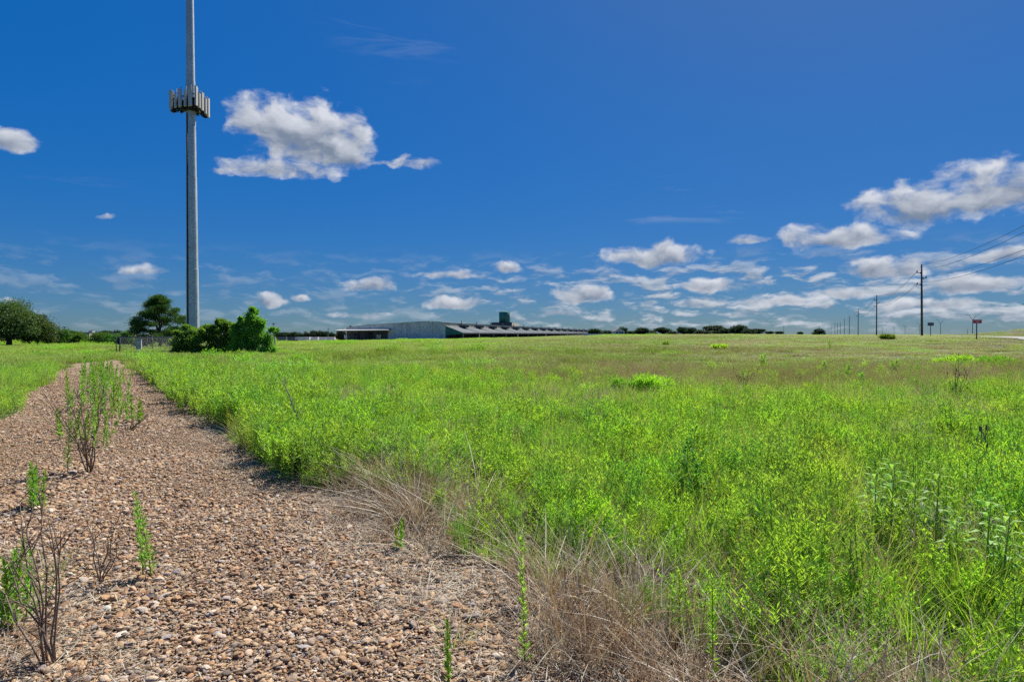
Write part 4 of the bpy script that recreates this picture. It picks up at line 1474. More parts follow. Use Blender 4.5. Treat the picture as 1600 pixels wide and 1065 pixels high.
    a = param(547.5); d = MB(); d.box(tuple(W(a, -3.4, zat(526, 252))), (1.1, .3, 1.3), .3); d.build('notice_panel', M['white'], root)
    # dark band along the foot of the wall
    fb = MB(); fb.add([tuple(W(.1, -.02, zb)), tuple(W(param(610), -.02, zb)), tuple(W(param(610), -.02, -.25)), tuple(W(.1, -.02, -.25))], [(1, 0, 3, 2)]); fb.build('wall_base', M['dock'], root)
    # penthouse block on the roof
    Yp = 320
    ph = MB()
    rzp = R(90) - R(19) - R(90)
    px0, px1, px2 = 767, 800, 810.5
    p0 = Vector((xat(px0, Yp), Yp + 6, 0)); p1 = Vector((xat(px1, Yp), Yp, 0)); p2 = Vector((xat(px2, Yp + 14), Yp + 14, 0))
    zt = zat(504, Yp); zl = zat(515, Yp)
    def quad(m, a, b, z0, z1): m.add([(a.x, a.y, z0), (b.x, b.y, z0), (b.x, b.y, z1), (a.x, a.y, z1)], [(0, 1, 2, 3)])
    off = Vector((K.x, K.y, 0))
    f0, f1, f2 = p0 - off, p1 - off, p2 - off
    f3 = f0 + (f2 - f1)
    quad(ph, f0, f1, zl, zt)
    ph.add([(q.x, q.y, zt) for q in (f0, f1, f2, f3)], [(0, 1, 2, 3)])
    quad(ph, f2, f3, zl, zt); quad(ph, f3, f0, zl, zt)
    pp = ph.build('rooftop_block', M['dock'], root)
    tn = MB(); quad(tn, f1, f2, zl, zt); tn.build('rooftop_side', M['tan_wall'], pp)
    rl = MB(); rl.tube([(f0.x, f0.y - .1, zt + .1), (f1.x, f1.y - .1, zt + .1)], .2, 4, smooth=False); rl.build('roof_edge', M['black'], pp)
    # rail posts on the low roof before it
    # tank
    Yt = Yp + 9
    tx, tw = xat(788.3, Yt), (796.8 - 779.7) / F * Yt
    tank = empty('water_tank', (tx, Yt, zt + .02), 0, 'dark green cylindrical tank standing on the warehouse rooftop block', 'tank')
    tm = MB(); hT = zat(487.2, Yt) - zt
    r_ = tw / 2
    tm.tube([(0, 0, 0), (0, 0, hT * .995), (0, 0, hT), (0, 0, hT + .25)], [r_, r_, r_ * .98, r_ * .25], 40)
    tm.build('shell', M['green_paint'], tank)
    rb2 = MB()
    for q in (.02, .33, .66, .985):
        rb2.tube([(0, 0, hT * q - .06), (0, 0, hT * q + .06)], [r_ + .03, r_ + .03], 40)
    rb2.build('hoop', M['green_paint'], tank)
    # emblem: tilted dark oval on a pale field, wrapped round the right side of the shell
    ca = math.atan2(-Yt, -tx) + R(40)
    def oval(nm, rx, rz_, tilt, zc_, a_, off_, mt):
        e = MB(); pts = [(0, 0)] + [(math.cos(t) , math.sin(t)) for t in np.linspace(0, 2 * math.pi, 28, endpoint=False)]
        vv = []
        for (cx_, cy_) in pts:
            u_ = cx_ * rx * math.cos(tilt) - cy_ * rz_ * math.sin(tilt); v_ = cx_ * rx * math.sin(tilt) + cy_ * rz_ * math.cos(tilt)
            th_ = a_ + u_ / r_
            vv.append(((r_ + off_) * math.cos(th_), (r_ + off_) * math.sin(th_), zc_ + v_))
        e.add(vv, [(0, i, i % 28 + 1) for i in range(1, 29)]); e.build(nm, mt, tank)
    oval('emblem_field', 1.35, .72, .75, hT * .60, ca + .25, .05, M['tan_wall'])
    oval('emblem', 1.05, .40, .75, hT * .585, ca + .22, .075, M['black'])
    ld = MB()
    for s in (-.2, .2): ld.tube([(r_ * math.cos(3.9) + s, r_ * math.sin(3.9) - .25, 0), (r_ * math.cos(3.9) + s, r_ * math.sin(3.9) - .25, hT)], .03, 4)
    for q in range(int(hT / .4)): ld.tube([(r_ * math.cos(3.9) - .2, r_ * math.sin(3.9) - .25, q * .4), (r_ * math.cos(3.9) + .2, r_ * math.sin(3.9) - .25, q * .4)], .02, 4)
    ld.build('ladder', M['green_paint'], tank)
warehouse()


# ------------------------------------------------------------------ trailers on the far lot
def trailer_proto(m, L):
    root = empty('cargo_trailer', (0, 0, 0))
    b = MB(); b.box((0, 0, 1.72), (L, 2.5, 2.05)); b.box((0, 0, 2.76), (L + .06, 2.56, .06))
    b.build('body', m, root)
    f = MB(); f.box((0, 0, .60), (L * .96, 2.0, .16)); f.build('chassis', M['black'], root)
    for sx in (-.36, -.24, .36):
        for sy in (-1, 1):
            w = MB(); w.tube([(L * sx, sy * 1.16, .46), (L * sx, sy * .84, .46)], .46, 14, smooth=False); w.build('wheel', M['tyre'], root)
    r = MB()
    for i in range(int(L / .8)): r.box((-L / 2 + .4 + i * .8, -1.262, 1.72), (.05, .02, 2.0))
    r.build('side_rib', M['metal_roof'], root)
    return root
tp = {'white': trailer_proto(M['trailer'], 6.2), 'grey': trailer_proto(M['sign_grey'], 7.2)}
first = dict(white=True, grey=True)
TL = [(441, 'grey', 'grey cargo trailer nearest the leafy bushes'), (455, 'grey', 'second grey trailer, between the bushes and the white trailers'), (466, 'white', 'white trailer right of the grey ones'),
      (478, 'white', 'white trailer with a gap before the long white row'), (491, 'white', 'white trailer at the left of the long white row'), (504, 'white', 'white trailer in the middle of the long white row'), (517, 'white', 'white trailer at the right, nearest the warehouse canopy')]
for i, (px, kd, lab) in enumerate(TL):
    o = tp[kd] if first[kd] else copy_tree(tp[kd])
    first[kd] = False
    Y = 292 + (i % 3) * 2
    x, y, z = at(px, Y)
    o.location = (x, y, zat(533.5, Y)); o.rotation_euler = (0, 0, R(-3 + i))
    o.scale = (.62 if kd == 'white' else .6,) * 2 + (.78,)
    tag(o, lab, 'trailer', 'trailers parked on the far lot')


def lamp(px, Y, h, label, kind, group, dz=0):
    x, y, z = at(px, Y)
    root = empty('street_lamp', (x, y, z + dz), 0, label, 'street lamp', group)
    p = MB(); p.tube([(0, 0, -.5), (0, 0, h * .72)], [.17, .11], 8); p.build('pole', M['lamp_metal'], root)
    for s in ((-1, 1) if kind == 2 else (1,)):
        a = MB()
        a.tube([(0, 0, h * .70), (s * h * .055, 0, h * .79), (s * h * .15, 0, h * .91), (s * h * .20, 0, h * .945)], [.11, .10, .085, .07], 6)
        am = a.build('arm', M['lamp_metal'], root)
        l = MB(); l.box((s * h * .235, 0, h * .957), (.8, .32, .14), 0, 0, Matrix.Rotation(-s * .2, 4, 'Y')); l.build('lamp_head', M['lamp_metal'], am)
    return root
G_LP = 'twin armed lamps along the highway'
hs_ = [(1612, 205, 'twin armed street lamp half outside the right edge of the photo'), (1519.5, 315, 'twin armed street lamp just left of the red sign'), (1469.5, 425, 'twin armed street lamp right of the grey sign'),
       (1437, 540, 'far twin armed lamp close behind the big utility pole'), (1414, 655, 'far twin armed lamp left of the big utility pole'), (1397, 770, 'small far twin armed lamp between the two biggest poles'),
       (1379, 900, 'tiny twin armed lamp beside the second utility pole'), (1355, 1150, 'tiniest twin armed lamp between the second and third poles')]
for px, Y, lab in hs_:
    lamp(px, Y, 10.6 if Y < 500 else 11, lab, 2, G_LP)
lamp(1511.5, 560, 6.5, 'lone curved single arm lamp behind the road, left of the red sign', 1, None)
# thin lamp by the bushes and one over the trailers
def mast_lamp(px, Y, top, label):
    x, y, z = at(px, Y); h = zat(top, Y) - z
    root = empty('lamp_post', (x, y, z), 0, label, 'lamp post', 'far lamp posts over the trailers')
    p = MB(); p.tube([(0, 0, -.3), (0, 0, h)], [.14, .1], 8); p.build('pole', M['black'], root)
    l = MB(); l.box((0, 0, h + .1), (.9, .35, .22)); l.build('lamp_head', M['black'], root)
mast_lamp(427.5, 200, 506, 'thin dark lamp post right beside the tallest leafy bush')
mast_lamp(513, 310, 513.5, 'short lamp post over the white trailers')
mast_lamp(101, 190, 511.5, 'thin lamp post rising over the left hedge')


# ------------------------------------------------------------------ signs
def sign(px, Y, x0, x1, y0, y1, mat, label, back=False):
    x, y, z = at(px, Y)
    w = (x1 - x0) / F * Y; h = (y1 - y0) / F * Y; zc = zat((y0 + y1) / 2, Y)
    root = empty('road_sign', (x, y, z), 0, label, 'sign')
    p = MB(); p.box((0, .05, (zc - z) / 2 - .15), (.08, .06, zc - z + .3)); p.build('post', M['lamp_metal'], root)
    cx = xat((x0 + x1) / 2, Y) - x
    b = MB(); b.box((cx, 0, zc - z), (w, .03, h)); bd = b.build('board', mat, root)
    return root, bd, cx, w, h, zc - z
rt, bd, cx, w, h, zc = sign(1526.5, 62, 1520, 1533.8, 499, 505.2, M['red'], 'red rectangular sign with white lettering on a post by the road')
for txt, dz, sz in (('WRONG', h * .10, h * .34), ('WAY', -h * .33, h * .34)):
    cu = bpy.data.curves.new('sign_text', 'FONT'); cu.body = txt; cu.align_x = 'CENTER'; cu.size = sz * 1.05; cu.extrude = .003
    to = bpy.data.objects.new('lettering', cu); C.objects.link(to)
    dg = bpy.context.evaluated_depsgraph_get()
    me = bpy.data.meshes.new_from_object(to.evaluated_get(dg))
    bpy.data.objects.remove(to)
    me.materials.clear(); me.materials.append(M['white'])
    to = bpy.data.objects.new('lettering', me); C.objects.link(to)
    to.parent = bd; to.location = (cx, -.02, zc + dz); to.rotation_euler = (R(90), 0, 0)
br = MB()
for s in (-1, 1):
    br.box((cx, -.018, zc + s * (h / 2 - .02)), (w - .02, .008, .022))
    br.box((cx + s * (w / 2 - .02), -.018, zc), (.022, .008, h - .07))
br.build('border', M['white'], bd)
rt, bd, cx, w, h, zc = sign(1454.3, 96, 1449.3, 1458.9, 503.7, 508.8, M['sign_grey'], 'small dark grey sign board seen from behind, by the big utility pole')
br = MB()
br.box((cx, -.03, zc), (.06, .02, h * .98)); br.box((cx, -.03, zc + h * .25), (w * .95, .02, .05)); br.box((cx, -.03, zc - h * .25), (w * .95, .02, .05)); br.build('brace', M['lamp_metal'], bd)


# ------------------------------------------------------------------ utility poles and wires
GP = 'wooden utility poles along the road'
def upole(px, Y, top, label, detail=True):
    x, y, z = at(px, Y); h = zat(top, Y) - z
    root = empty('utility_pole', (x, y, z), 0, label, 'utility pole', GP)
    lean = -.012 * h if Y < 150 else 0
    p = MB(); p.tube([(0, 0, -.5), (lean * .5, 0, h * .5), (lean, 0, h)], [.19, .165, .125], 10); p.build('pole', M['pole_wood'], root)
    if detail:
        for fr, s in ((.885, -1), (.81, 1), (.725, -1)):
            a = MB(); a.tube([(lean * fr, 0, h * fr), (lean * fr + s * .75, 0, h * fr + .05)], .06, 6); a.box((lean * fr + s * .1, 0, h * fr), (.3, .3, .22)); ar = a.build('arm', M['black'], root)
            i = MB(); i.tube([(lean * fr + s * .78, 0, h * fr - .05), (lean * fr + s * .78, 0, h * fr + .12), (lean * fr + s * .78, 0, h * fr + .2), (lean * fr + s * .78, 0, h * fr + .36)], [.07, .1, .07, .1], 8); i.build('insulator', M['sign_grey'], ar)
        c = MB(); c.tube([(lean, 0, h), (lean, 0, h + .22)], [.05, .03], 6); c.build('pole_cap', M['black'], root)
    return Vector((x, y, z)), h
PL = [(1440.5, 109, 413.5, 'biggest utility pole with three side arms by the road'), (1369.5, 196, 461.5, 'second biggest utility pole, left of the biggest one'), (1340.8, 301, 482.5, 'third utility pole in the receding row'),
      (1327, 405, 492.5, 'fourth utility pole in the receding row'), (1319.3, 500, 496.5, 'fifth utility pole in the receding row'), (1313, 600, 503, 'sixth, shorter utility pole in the receding row'), (1308.6, 690, 503.6, 'right one of two close thin poles far down the row'),
      (1304.5, 700, 503.8, 'left one of two close thin poles far down the row'), (1298.6, 900, 508.5, 'tiny pole left of the close pair far down the row'), (1295, 1000, 510, 'tiniest pole at the far end of the row'), (1280.5, 800, 509, 'thin far pole rising behind the small round tree'), (1224.5, 560, 509.5, 'thin lone pole standing left of the small round tree')]
pos = []
for i, (px, Y, top, lab) in enumerate(PL):
    pos.append(upole(px, Y, top, lab, i < 8))
# near pole out of the frame only carries the wires; they start where it stands
near = (Vector((27.5, 18, gz(27.5, 18))), 12.6)
spots = [(0.02, .995), (-.78, .90), (.78, .83), (-.78, .74)]
def wire(a, b, sag, label, nm='power_line'):
    m = MB(); pts = []
    for t in np.linspace(0, 1, 28):
        p = a.lerp(b, t); p.z -= sag * 4 * t * (1 - t); pts.append(p)
    m.tube(pts, .022, 4)
    o = m.build(nm, M['black']); tag(o, label, 'power line', 'wires strung between the utility poles')
dsc = ['top wire', 'upper left wire', 'right side wire', 'lowest wire']
chain = [near] + pos[:6]
for s in range(len(chain) - 1):
    (a, ha), (b, hb) = chain[s], chain[s + 1]
    if s > 4: break
    for k, (dx, fr) in enumerate(spots):
        where = ['from the biggest utility pole out of the right edge of the photo', 'between the biggest and the second utility pole', 'between the second and the third utility pole', 'between the third and the fourth utility pole', 'between the fourth and the fifth utility pole'][s]
        wire(a + Vector((dx, 0, ha * fr + (.2 if k else 0))), b + Vector((dx, 0, hb * fr + (.2 if k else 0))), 1.7 if s == 0 else 1.5 + .2 * s, dsc[k] + ' ' + where)

# ------------------------------------------------------------------ house, far buildings
def house(px, Y):
    x, y, z = at(px, Y)
    root = empty('white_house', (x, y, z), R(12), 'small white house with a grey roof before the distant tree row', 'house')
    w, d, h = 5.2, 5.0, 1.9
    b = MB(); b.box((0, 0, h / 2 - .3), (w, d, h + .6))
    b.add([(-w / 2, -d / 2, h), (w / 2, -d / 2, h), (0, -d / 2, h + 1.6), (-w / 2, d / 2, h), (w / 2, d / 2, h), (0, d / 2, h + 1.6)], [(0, 1, 2), (5, 4, 3)]); b.build('wall', M['house'], root)
    r = MB()
    for s in (-1, 1):
        r.add([(s * (w / 2 + .3), -d / 2 - .3, h - .15), (0, -d / 2 - .3, h + 1.68), (0, d / 2 + .3, h + 1.68), (s * (w / 2 + .3), d / 2 + .3, h - .15), (s * (w / 2 + .3), -d / 2 - .3, h - .05), (0, -d / 2 - .3, h + 1.8), (0, d / 2 + .3, h + 1.8), (s * (w / 2 + .3), d / 2 + .3, h - .05)],
              [(0, 1, 2, 3), (7, 6, 5, 4), (0, 4, 5, 1), (1, 5, 6, 2), (2, 6, 7, 3), (3, 7, 4, 0)])
    r.build('roof', M['roof_grey'], root)
    for sx in (-1.4, 1.4):
        wn_ = MB(); wn_.box((sx, -d / 2 - .02, 1.1), (1.0, .06, 1.0)); wn_.build('window', M['dark'], root)
    dr = MB(); dr.box((0, -d / 2 - .02, .9), (.9, .06, 1.8)); dr.build('door', M['sign_grey'], root)
house(965.5, 318)
x, y, z = at(930, 300)
o = empty('low_white_wall', (x, y, z), R(8), 'low white wall running right from the end of the dock roofs', 'wall')
m = MB(); m.box((0, 0, .35), (11, .3, .9)); m.build('wall_panel', M['white'], o); m = MB(); m.box((0, 0, .83), (11.2, .42, .07)); m.build('coping', M['metal_roof'], o)
x, y, z = at(139, 150)
o = empty('tan_building', (x, y, z), R(6), 'pale tan flat roofed building between the left hedge shrubs', 'building')
m = MB(); m.box((0, 0, .9), (2.3, 4, 3.0)); m.build('wall', M['tan_building'], o); m = MB(); m.box((0, 0, 2.45), (2.5, 4.2, .14)); m.build('roof', M['metal_roof'], o); m = MB(); m.box((.3, -2.02, .9), (.9, .05, 2.0)); m.build('door', M['dock'], o)
x, y, z = at(168, 230)
o = empty('far_tan_building', (x, y, z), R(3), 'long tan flat wall of a building far behind the left hedge', 'building')
m = MB(); m.box((0, 0, 1.6), (15, 10, 5.0)); m.build('wall', M['tan_building'], o); m = MB(); m.box((0, 0, 4.15), (15.3, 10.3, .14)); m.build('roof', M['metal_roof'], o); m = MB(); m.box((-5.5, 0, 4.5), (1.3, 2, .5)); m.build('roof_unit', M['cabinet'], o)


# ------------------------------------------------------------------ single plants
def plant(name, label, px, py, cat='weed', group=None, rz=0.0):
    x, y, z = hit(px, py)
    return empty(name, (x, y, z), rz, label, cat, group), y


def rod_weed(root, h, nst=1, nl=70, ll=.07, lw=.17, mat='weed2', lean=.2, spread=.72, gap=.06, stemr=.005, start=.08, yellow=0):
    """slim spire weeds: leaves hug the stem all the way up"""
    for i in range(nst):
        sb = MB(); lb = MB()
        a = i * 2.4 + random.random(); r = gap * (i > 0)
        x0, y0 = r * math.cos(a), r * math.sin(a)
        hh = h * (1 if i == 0 else random.uniform(.6, .95))
        la = random.uniform(0, 6.28); lx, ly = lean * hh * math.cos(la) * random.uniform(.3, 1), lean * hh * math.sin(la) * random.uniform(.3, 1)
        pt = lambda t: np.stack([x0 + lx * t ** 1.6, y0 + ly * t ** 1.6, hh * t], -1)
        sb.tube([tuple(pt(np.array(q))) for q in np.linspace(0, 1, 6)], [stemr * (1.1 - .75 * q) for q in np.linspace(0, 1, 6)], 5)
        n = int(nl * hh / h)
        t = start + (1 - start) * rng.uniform(0, 1, n) ** .85
        ang = np.arange(n) * 2.39996
        d = np.stack([np.cos(ang), np.sin(ang), spread + .9 * t + rng.normal(0, .15, n)], 1)
        L = ll * rng.uniform(.6, 1.1, n) * (1.1 - .5 * t)
        lb.leaves(pt(t), d, np.stack([-np.sin(ang), np.cos(ang), rng.normal(0, .3, n)], 1), L, L * lw * 1.1, .14)
        k = 9; ang = rng.uniform(0, 6.28, k)
        lb.leaves(np.repeat(pt(np.array([1.0])), k, 0), np.stack([np.cos(ang) * .35, np.sin(ang) * .35, np.ones(k)], 1), np.stack([-np.sin(ang), np.cos(ang), ang * 0], 1), ll * rng.uniform(.4, .7, k), ll * lw * np.ones(k) * .8, .0)
        sb.build('stem', M['stem'], root); lb.build('leaves', M[mat], root)


def twiggy(root, h, w, n1, n2, mat='twig', r=.007, lean=(0, 0), tips=None):
    """bare branching dry stems"""
    mb = MB(); ends = []
    for i in range(n1):
        a = random.uniform(0, 6.28); s = w * random.uniform(.25, 1)
        e = Vector((s * math.cos(a) + lean[0], s * math.sin(a) * .8 + lean[1], h * random.uniform(.65, 1.0)))
        b = Vector((random.uniform(-.03, .03), random.uniform(-.03, .03), -.02))
        pts = [b]
        for q in np.linspace(.2, 1, 5):
            p = b.lerp(e, q); p.x *= q ** .15; p.y *= q ** .15
            pts.append(p + Vector((random.uniform(-1, 1), random.uniform(-1, 1), 0)) * .025)
        mb.tube(pts, [r * (1.1 - .8 * k / 5) for k in range(6)], 5)
        for j in range(n2):
            k = random.randint(1, 4); p = pts[k].lerp(pts[k + 1], random.random())
            dd = Vector((random.uniform(-1, 1), random.uniform(-1, 1), random.uniform(.2, 1.1))).normalized() * h * random.uniform(.12, .32)
            m = p + dd * .5 + Vector((0, 0, .02)); q = p + dd
            mb.tube([p, m, q], [r * .5, r * .35, r * .15], 4)
            ends.append(q)
            if random.random() < .6:
                d2 = Vector((random.uniform(-1, 1), random.uniform(-1, 1), random.uniform(.2, 1))).normalized() * h * random.uniform(.05, .12)
                mb.tube([m, m + d2], [r * .35, r * .12], 4); ends.append(m + d2)
    mb.build('branches', M[mat], root)
    return ends


# the tall half dry shrub on the track
rt, Y = plant('dry_shrub', 'tall half dry shrub with dark branching stems in the middle of the gravel track', 140, 740, 'shrub')
ends = twiggy(rt, 1.16, .52, 7, 9, 'twig', .008)
lb = MB()
e = np.array([tuple(q) for q in ends]); k = rng.integers(0, len(e), 240)
lb.leaves(e[k] + rng.normal(0, .03, (240, 3)), rdir(240, .8), rdir(240), rng.uniform(.02, .05, 240), rng.uniform(.006, .012, 240)); 
for (dx, dy, h0, h1) in ((-.10, .1, .35, 1.12), (.12, -.05, .3, .95), (.34, .1, .4, .8), (-.02, .2, .5, 1.2)):
    n = 80; t = rng.uniform(0, 1, n); ang = np.arange(n) * 2.4
    b = np.stack([dx * (.6 + .4 * t), dy * (.6 + .4 * t), h0 + (h1 - h0) * t], 1)
    lb.leaves(b, np.stack([np.cos(ang), np.sin(ang), 1.1 + t], 1), np.stack([-np.sin(ang), np.cos(ang), t * 0], 1), .065 * (1.1 - .5 * t), .013 * np.ones(n))
lb.build('leaves', M['weed2'], rt)

GT = 'green spire weeds growing on the gravel track'
SP = [  # px, base row, top row, stems, label
    (104, 742, 612, 1, 'slender leafy spire weed left against the tall dry shrub'),
    (52, 797, 726, 4, 'dark green bushy weed of several short shoots at the left of the track'),
    (64, 800, 742, 1, 'yellowish single stalk standing right against the bushy weed at left'),
    (234, 908, 776, 2, 'two bright green leafy stalks in the gravel before the dry shrub'),
    (20, 985, 850, 5, 'leafy green weed of several stems among the bare twigs at the lower left edge'),
    (178, 640, 575, 3, 'group of green shoots right behind the tall dry shrub'),
    (206, 662, 620, 2, 'small green shoots above the flattened dark twigs'),
    (163, 655, 596, 2, 'pair of green spires close behind the dry shrub'),
    (130, 642, 560, 3, 'tallest green spires in the centre strip, with one reddish stem'),
    (148, 622, 568, 3, 'green spires in the centre strip just right of the tallest ones'),
    (165, 612, 566, 3, 'dense clump of green spires in the middle of the centre strip'),
    (178, 602, 566, 3, 'green spires at the right edge of the centre strip'),
    (152, 596, 562, 3, 'clump of green spires further back in the centre strip'),
    (170, 590, 562, 3, 'short green spires far back at the right of the centre strip'),
    (140, 586, 561, 2, 'short green spires far back at the left of the centre strip'),
    (158, 580, 560, 3, 'farthest little clump of spires in the centre strip'),
    (184, 626, 590, 1, 'lone green spire on the bare right wheel track'),
    (118, 690, 640, 2, 'low green shoots left behind the tall dry shrub'),
    (166, 700, 640, 2, 'green shoots rising on the right side of the tall dry shrub'),
]
for (px, b, t, ns, lab) in SP:
    rt, Y = plant('spire_weed', lab, px, b, 'weed', GT)
    h = (b - t) / F * Y
    rod_weed(rt, h, ns if Y < 9 else ns * 2, int(90 + 60 * h) if Y > 9 else int(170 * max(.7, h)), .085 * (1 if Y < 9 else 1.35), .17 if Y < 9 else .24, 'weed2', gap=.06 if Y < 9 else .28, stemr=.005)
# verge stalks and lone stalks at right
GV = 'single green stalks at the right verge of the track'
SV = [(281, 632, 562, 'yellow green stalk standing free where the verge meets the track', 'yellow'), (298, 636, 596, 'short yellowish weed right of the free yellow green stalk', 'yellow'), (440, 738, 640, 'slim green stalk at the edge of the verge, near the leaning dead stalk', 'weed2'),
      (330, 652, 560, 'tall green spire at the verge above the bend of the track edge', 'weed2'), (420, 722, 676, 'short brownish green stalk at the verge foot, left of the slim stalk', 'weed2'), (357, 690, 618, 'yellowish bent stalk low at the verge', 'yellow'),
      (820, 1046, 848, 'lone upright bright green stalk in the gravel, before the dead grass', 'weed'), (1116, 1075, 905, 'bright green spire at the bottom, among dead grass', 'weed'), (626, 862, 814, 'tiny bright green seedling on the gravel below the dead grass', 'weed'),
      (505, 742, 640, 'tall slim green grass like stalk at the verge, left of the dead tuft', 'weed2'), (250, 600, 545, 'green spire at the far verge, right of the centre strip', 'weed2'), (700, 1075, 975, 'thin olive stalk at the bottom, left of the lone upright stalk', 'weed2'), (1064, 1000, 905, 'leafy green shoots in front of the dead grass, at the bottom middle', 'weed')]
for (px, b, t, lab, m) in SV:
    rt, Y = plant('stalk_weed', lab, px, b, 'weed', GV)
    h = (b - t) / F * Y
    rod_weed(rt, h, 2 if px in (1064, 626) else 1, int(150 * max(.9, h + .3)), .062 if h > .3 else .045, .17 if h > .3 else .35, m, lean=.05, spread=.9, gap=.04, start=.04)

# dry things
GD = 'dry twigs and dead tufts on the gravel'
rt, Y = plant('dead_shrub', 'bare grey brown shrub leaning at the lower left corner', 78, 1048, 'shrub', GD)
twiggy(rt, .80, .40, 8, 7, 'twig', .006, lean=(-.20, .05))
rt, Y = plant('bare_twigs', 'thin bare forked twigs standing left of the two green stalks', 155, 915, 'twigs', GD)
twiggy(rt, .5, .24, 5, 6, 'twig', .005)
rt, Y = plant('bare_twigs', 'low dark flattened twigs right of the tall dry shrub', 200, 674, 'twigs', GD)
twiggy(rt, .28, .5, 9, 6, 'twig', .008, lean=(.15, 0))
rt, Y = plant('dead_stalk', 'dead leaning grey stalk sticking out of the verge grass', 478, 712, 'dead stalk', GD)
h = 118 / F * Y
mb = MB(); pts = [Vector((0, 0, 0)), Vector((-.05, 0, h * .3)), Vector((-.17, .0, h * .65)), Vector((-.30, 0, h * 1.0))]
mb.tube(pts, [.012, .011, .009, .004], 6)
for i in range(26):
    q = random.uniform(.3, 1); p = Vector((-.30 * q ** 1.5, 0, h * q)); d = Vector((random.uniform(-1, 1), random.uniform(-1, 1), random.uniform(.2, 1))).normalized() * .09
    mb.tube([p, p + d], [.004, .0015], 4)
mb.build('stem', M['twig_grey'], rt)
def tuft_thing(px, py, nb, h, label, mats, spread=.1, lean=.6):
    rt, Y = plant('dead_tuft', label, px, py, 'dead tuft', GD)
    o = grass_tuft(nb, h, .004, mats, spread, lean, .5, 4)
    o.name = 'blades'; C.objects.link(o); o.parent = rt
tuft_thing(548, 812, 70, .20, 'small brown dead tuft on the gravel, left of the seedling', [M['brown'], M['brown']], .1, .8)
tuft_thing(590, 852, 60, .20, 'reddish brown dead tuft next to the tiny seedling', [M['brown'], M['dead']], .08, .5)
tuft_thing(648, 962, 60, .20, 'flattened grey dead tuft over a dark hollow in the gravel', [M['deadgrey'], M['dead']], .12, 1.1)
tuft_thing(290, 862, 30, .12, 'sparse little dry tuft right of the two green stalks', [M['brown'], M['twig']], .08, 1.0)
tuft_thing(712, 1010, 36, .22, 'wiry thin tuft near the bottom edge of the gravel', [M['brown'], M['grass']], .08, .5)
tuft_thing(10, 960, 70, .42, 'green grass tuft growing through the bare twigs in the lower left corner', [M['grass'], M['weed2']], .16, .5)
tuft_thing(62, 905, 40, .30, 'thin green and straw grass tuft at the left edge of the near gravel', [M['grass'], M['deadgrey']], .12, .6)
tuft_thing(30, 1010, 90, .34, 'pale grey dead grass tuft at the lower left corner', [M['deadgrey'], M['dead']], .16, .8)
tuft_thing(100, 1052, 60, .26, 'dark trampled dead tuft at the foot of the bare corner shrub', [M['dead'], M['brown']], .14, 1.0)
# dead grass beds seen as big arching tufts
for (px, py, h, lab) in [(850, 1045, .34, 'low grey dead tuft just right of the lone upright stalk'), (790, 938, .34, 'thin dead tuft above the lone upright stalk, at the gravel edge'), (905, 1030, .42, 'bent brown dead tuft at the bottom, second right of the lone stalk'), (965, 1058, .42, 'straw coloured dead tuft at the bottom edge left of the bright green spire'), (1040, 1062, .42, 'pale dead tuft at the bottom edge beside the bright green spire'), (560, 768, .55, 'pale arching dead tuft at the head of the dead grass, below the green verge'), (610, 770, .6, 'tall brown dead tuft with upright straw stalks'), (690, 770, .62, 'dead tuft with silvery arching blades between green weeds'),
                         (905, 925, .55, 'thick brown dead tuft right of the lone stalk'), (985, 960, .6, 'broad dead tuft before the green shoots at the bottom middle'), (1200, 1040, .5, 'grey tangled dead tuft near the bottom right')]:
    tuft_thing(px, py, 110, h, lab, [M['deadgrey'], M['dead']], .17, .5)

# loose straw lying at the gravel edge
st_ = []
for _ in range(3):
    m = MB(); n = 14
    a = rng.uniform(0, 6.28, n)
    b = np.stack([rng.normal(0, .09, n), rng.normal(0, .09, n), rng.uniform(.004, .02, n)], 1)
    m.blades(b, np.stack([np.cos(a), np.sin(a), rng.uniform(-.02, .1, n)], 1), rng.uniform(.06, .22, n), np.full(n, .004), np.zeros((n, 3)), mat=0, seg=2)
    st_.append(m.build('straw', [M['deadgrey'], M['dead']], link=False))
y_ = rng.uniform(2.2, 12, 900); x_ = xr(y_) + rng.normal(.15, .38, 900)
k_ = in_view(x_, y_)
y2 = rng.normal(3.4, .6, 90); x2 = -.75 * y2 + rng.normal(0, .3, 90)
x_ = np.concatenate([x_[k_], x2]); y_ = np.concatenate([y_[k_], y2])
scatter('straw_litter', st_, on_ground(x_, y_, .016), zrot(len(x_), .08), rng.uniform(.7, 1.3, len(x_)))

# broad leaved plants
def broad(px, Y, h, n, L, W, mat, label, nst=1, gap=.1, name='leafy_plant', group=None, droop=.35):
    x, y, z = at(px, Y)
    rt = empty(name, (x, y, z), 0, label, 'plant', group)
    sb = MB(); lb = MB()
    for i in range(nst):
        a = i * 2.3; x0, y0 = gap * (i > 0) * math.cos(a), gap * (i > 0) * math.sin(a); hh = h * (1 if i == 0 else random.uniform(.75, .97))
        sb.tube([(x0, y0, 0), (x0 * 1.1, y0 * 1.1, hh * .5), (x0 * 1.2 + .02, y0 * 1.2, hh)], [.008, .006, .003], 5)
        t = np.linspace(.35, 1, n) + rng.normal(0, .01, n); ang = np.arange(n) * 2.2
        b = np.stack([x0 * 1.15 + t * 0, y0 * 1.15 + t * 0, hh * t], 1)
        d = np.stack([np.cos(ang), np.sin(ang), .25 + .9 * t ** 3], 1)
        LL = L * rng.uniform(.7, 1.1, n) * (1.15 - .45 * t)
        lb.leaves(b, d, np.stack([-np.sin(ang), np.cos(ang), ang * 0], 1), LL, LL * W, droop)
    sb.build('stem', M['stem'], rt); lb.build('leaves', M[mat], rt)
    return rt
M['dkleaf'] = leafmat('deep_green_leaf', (.06, .20, .03), tw=.4, gloss=.01)
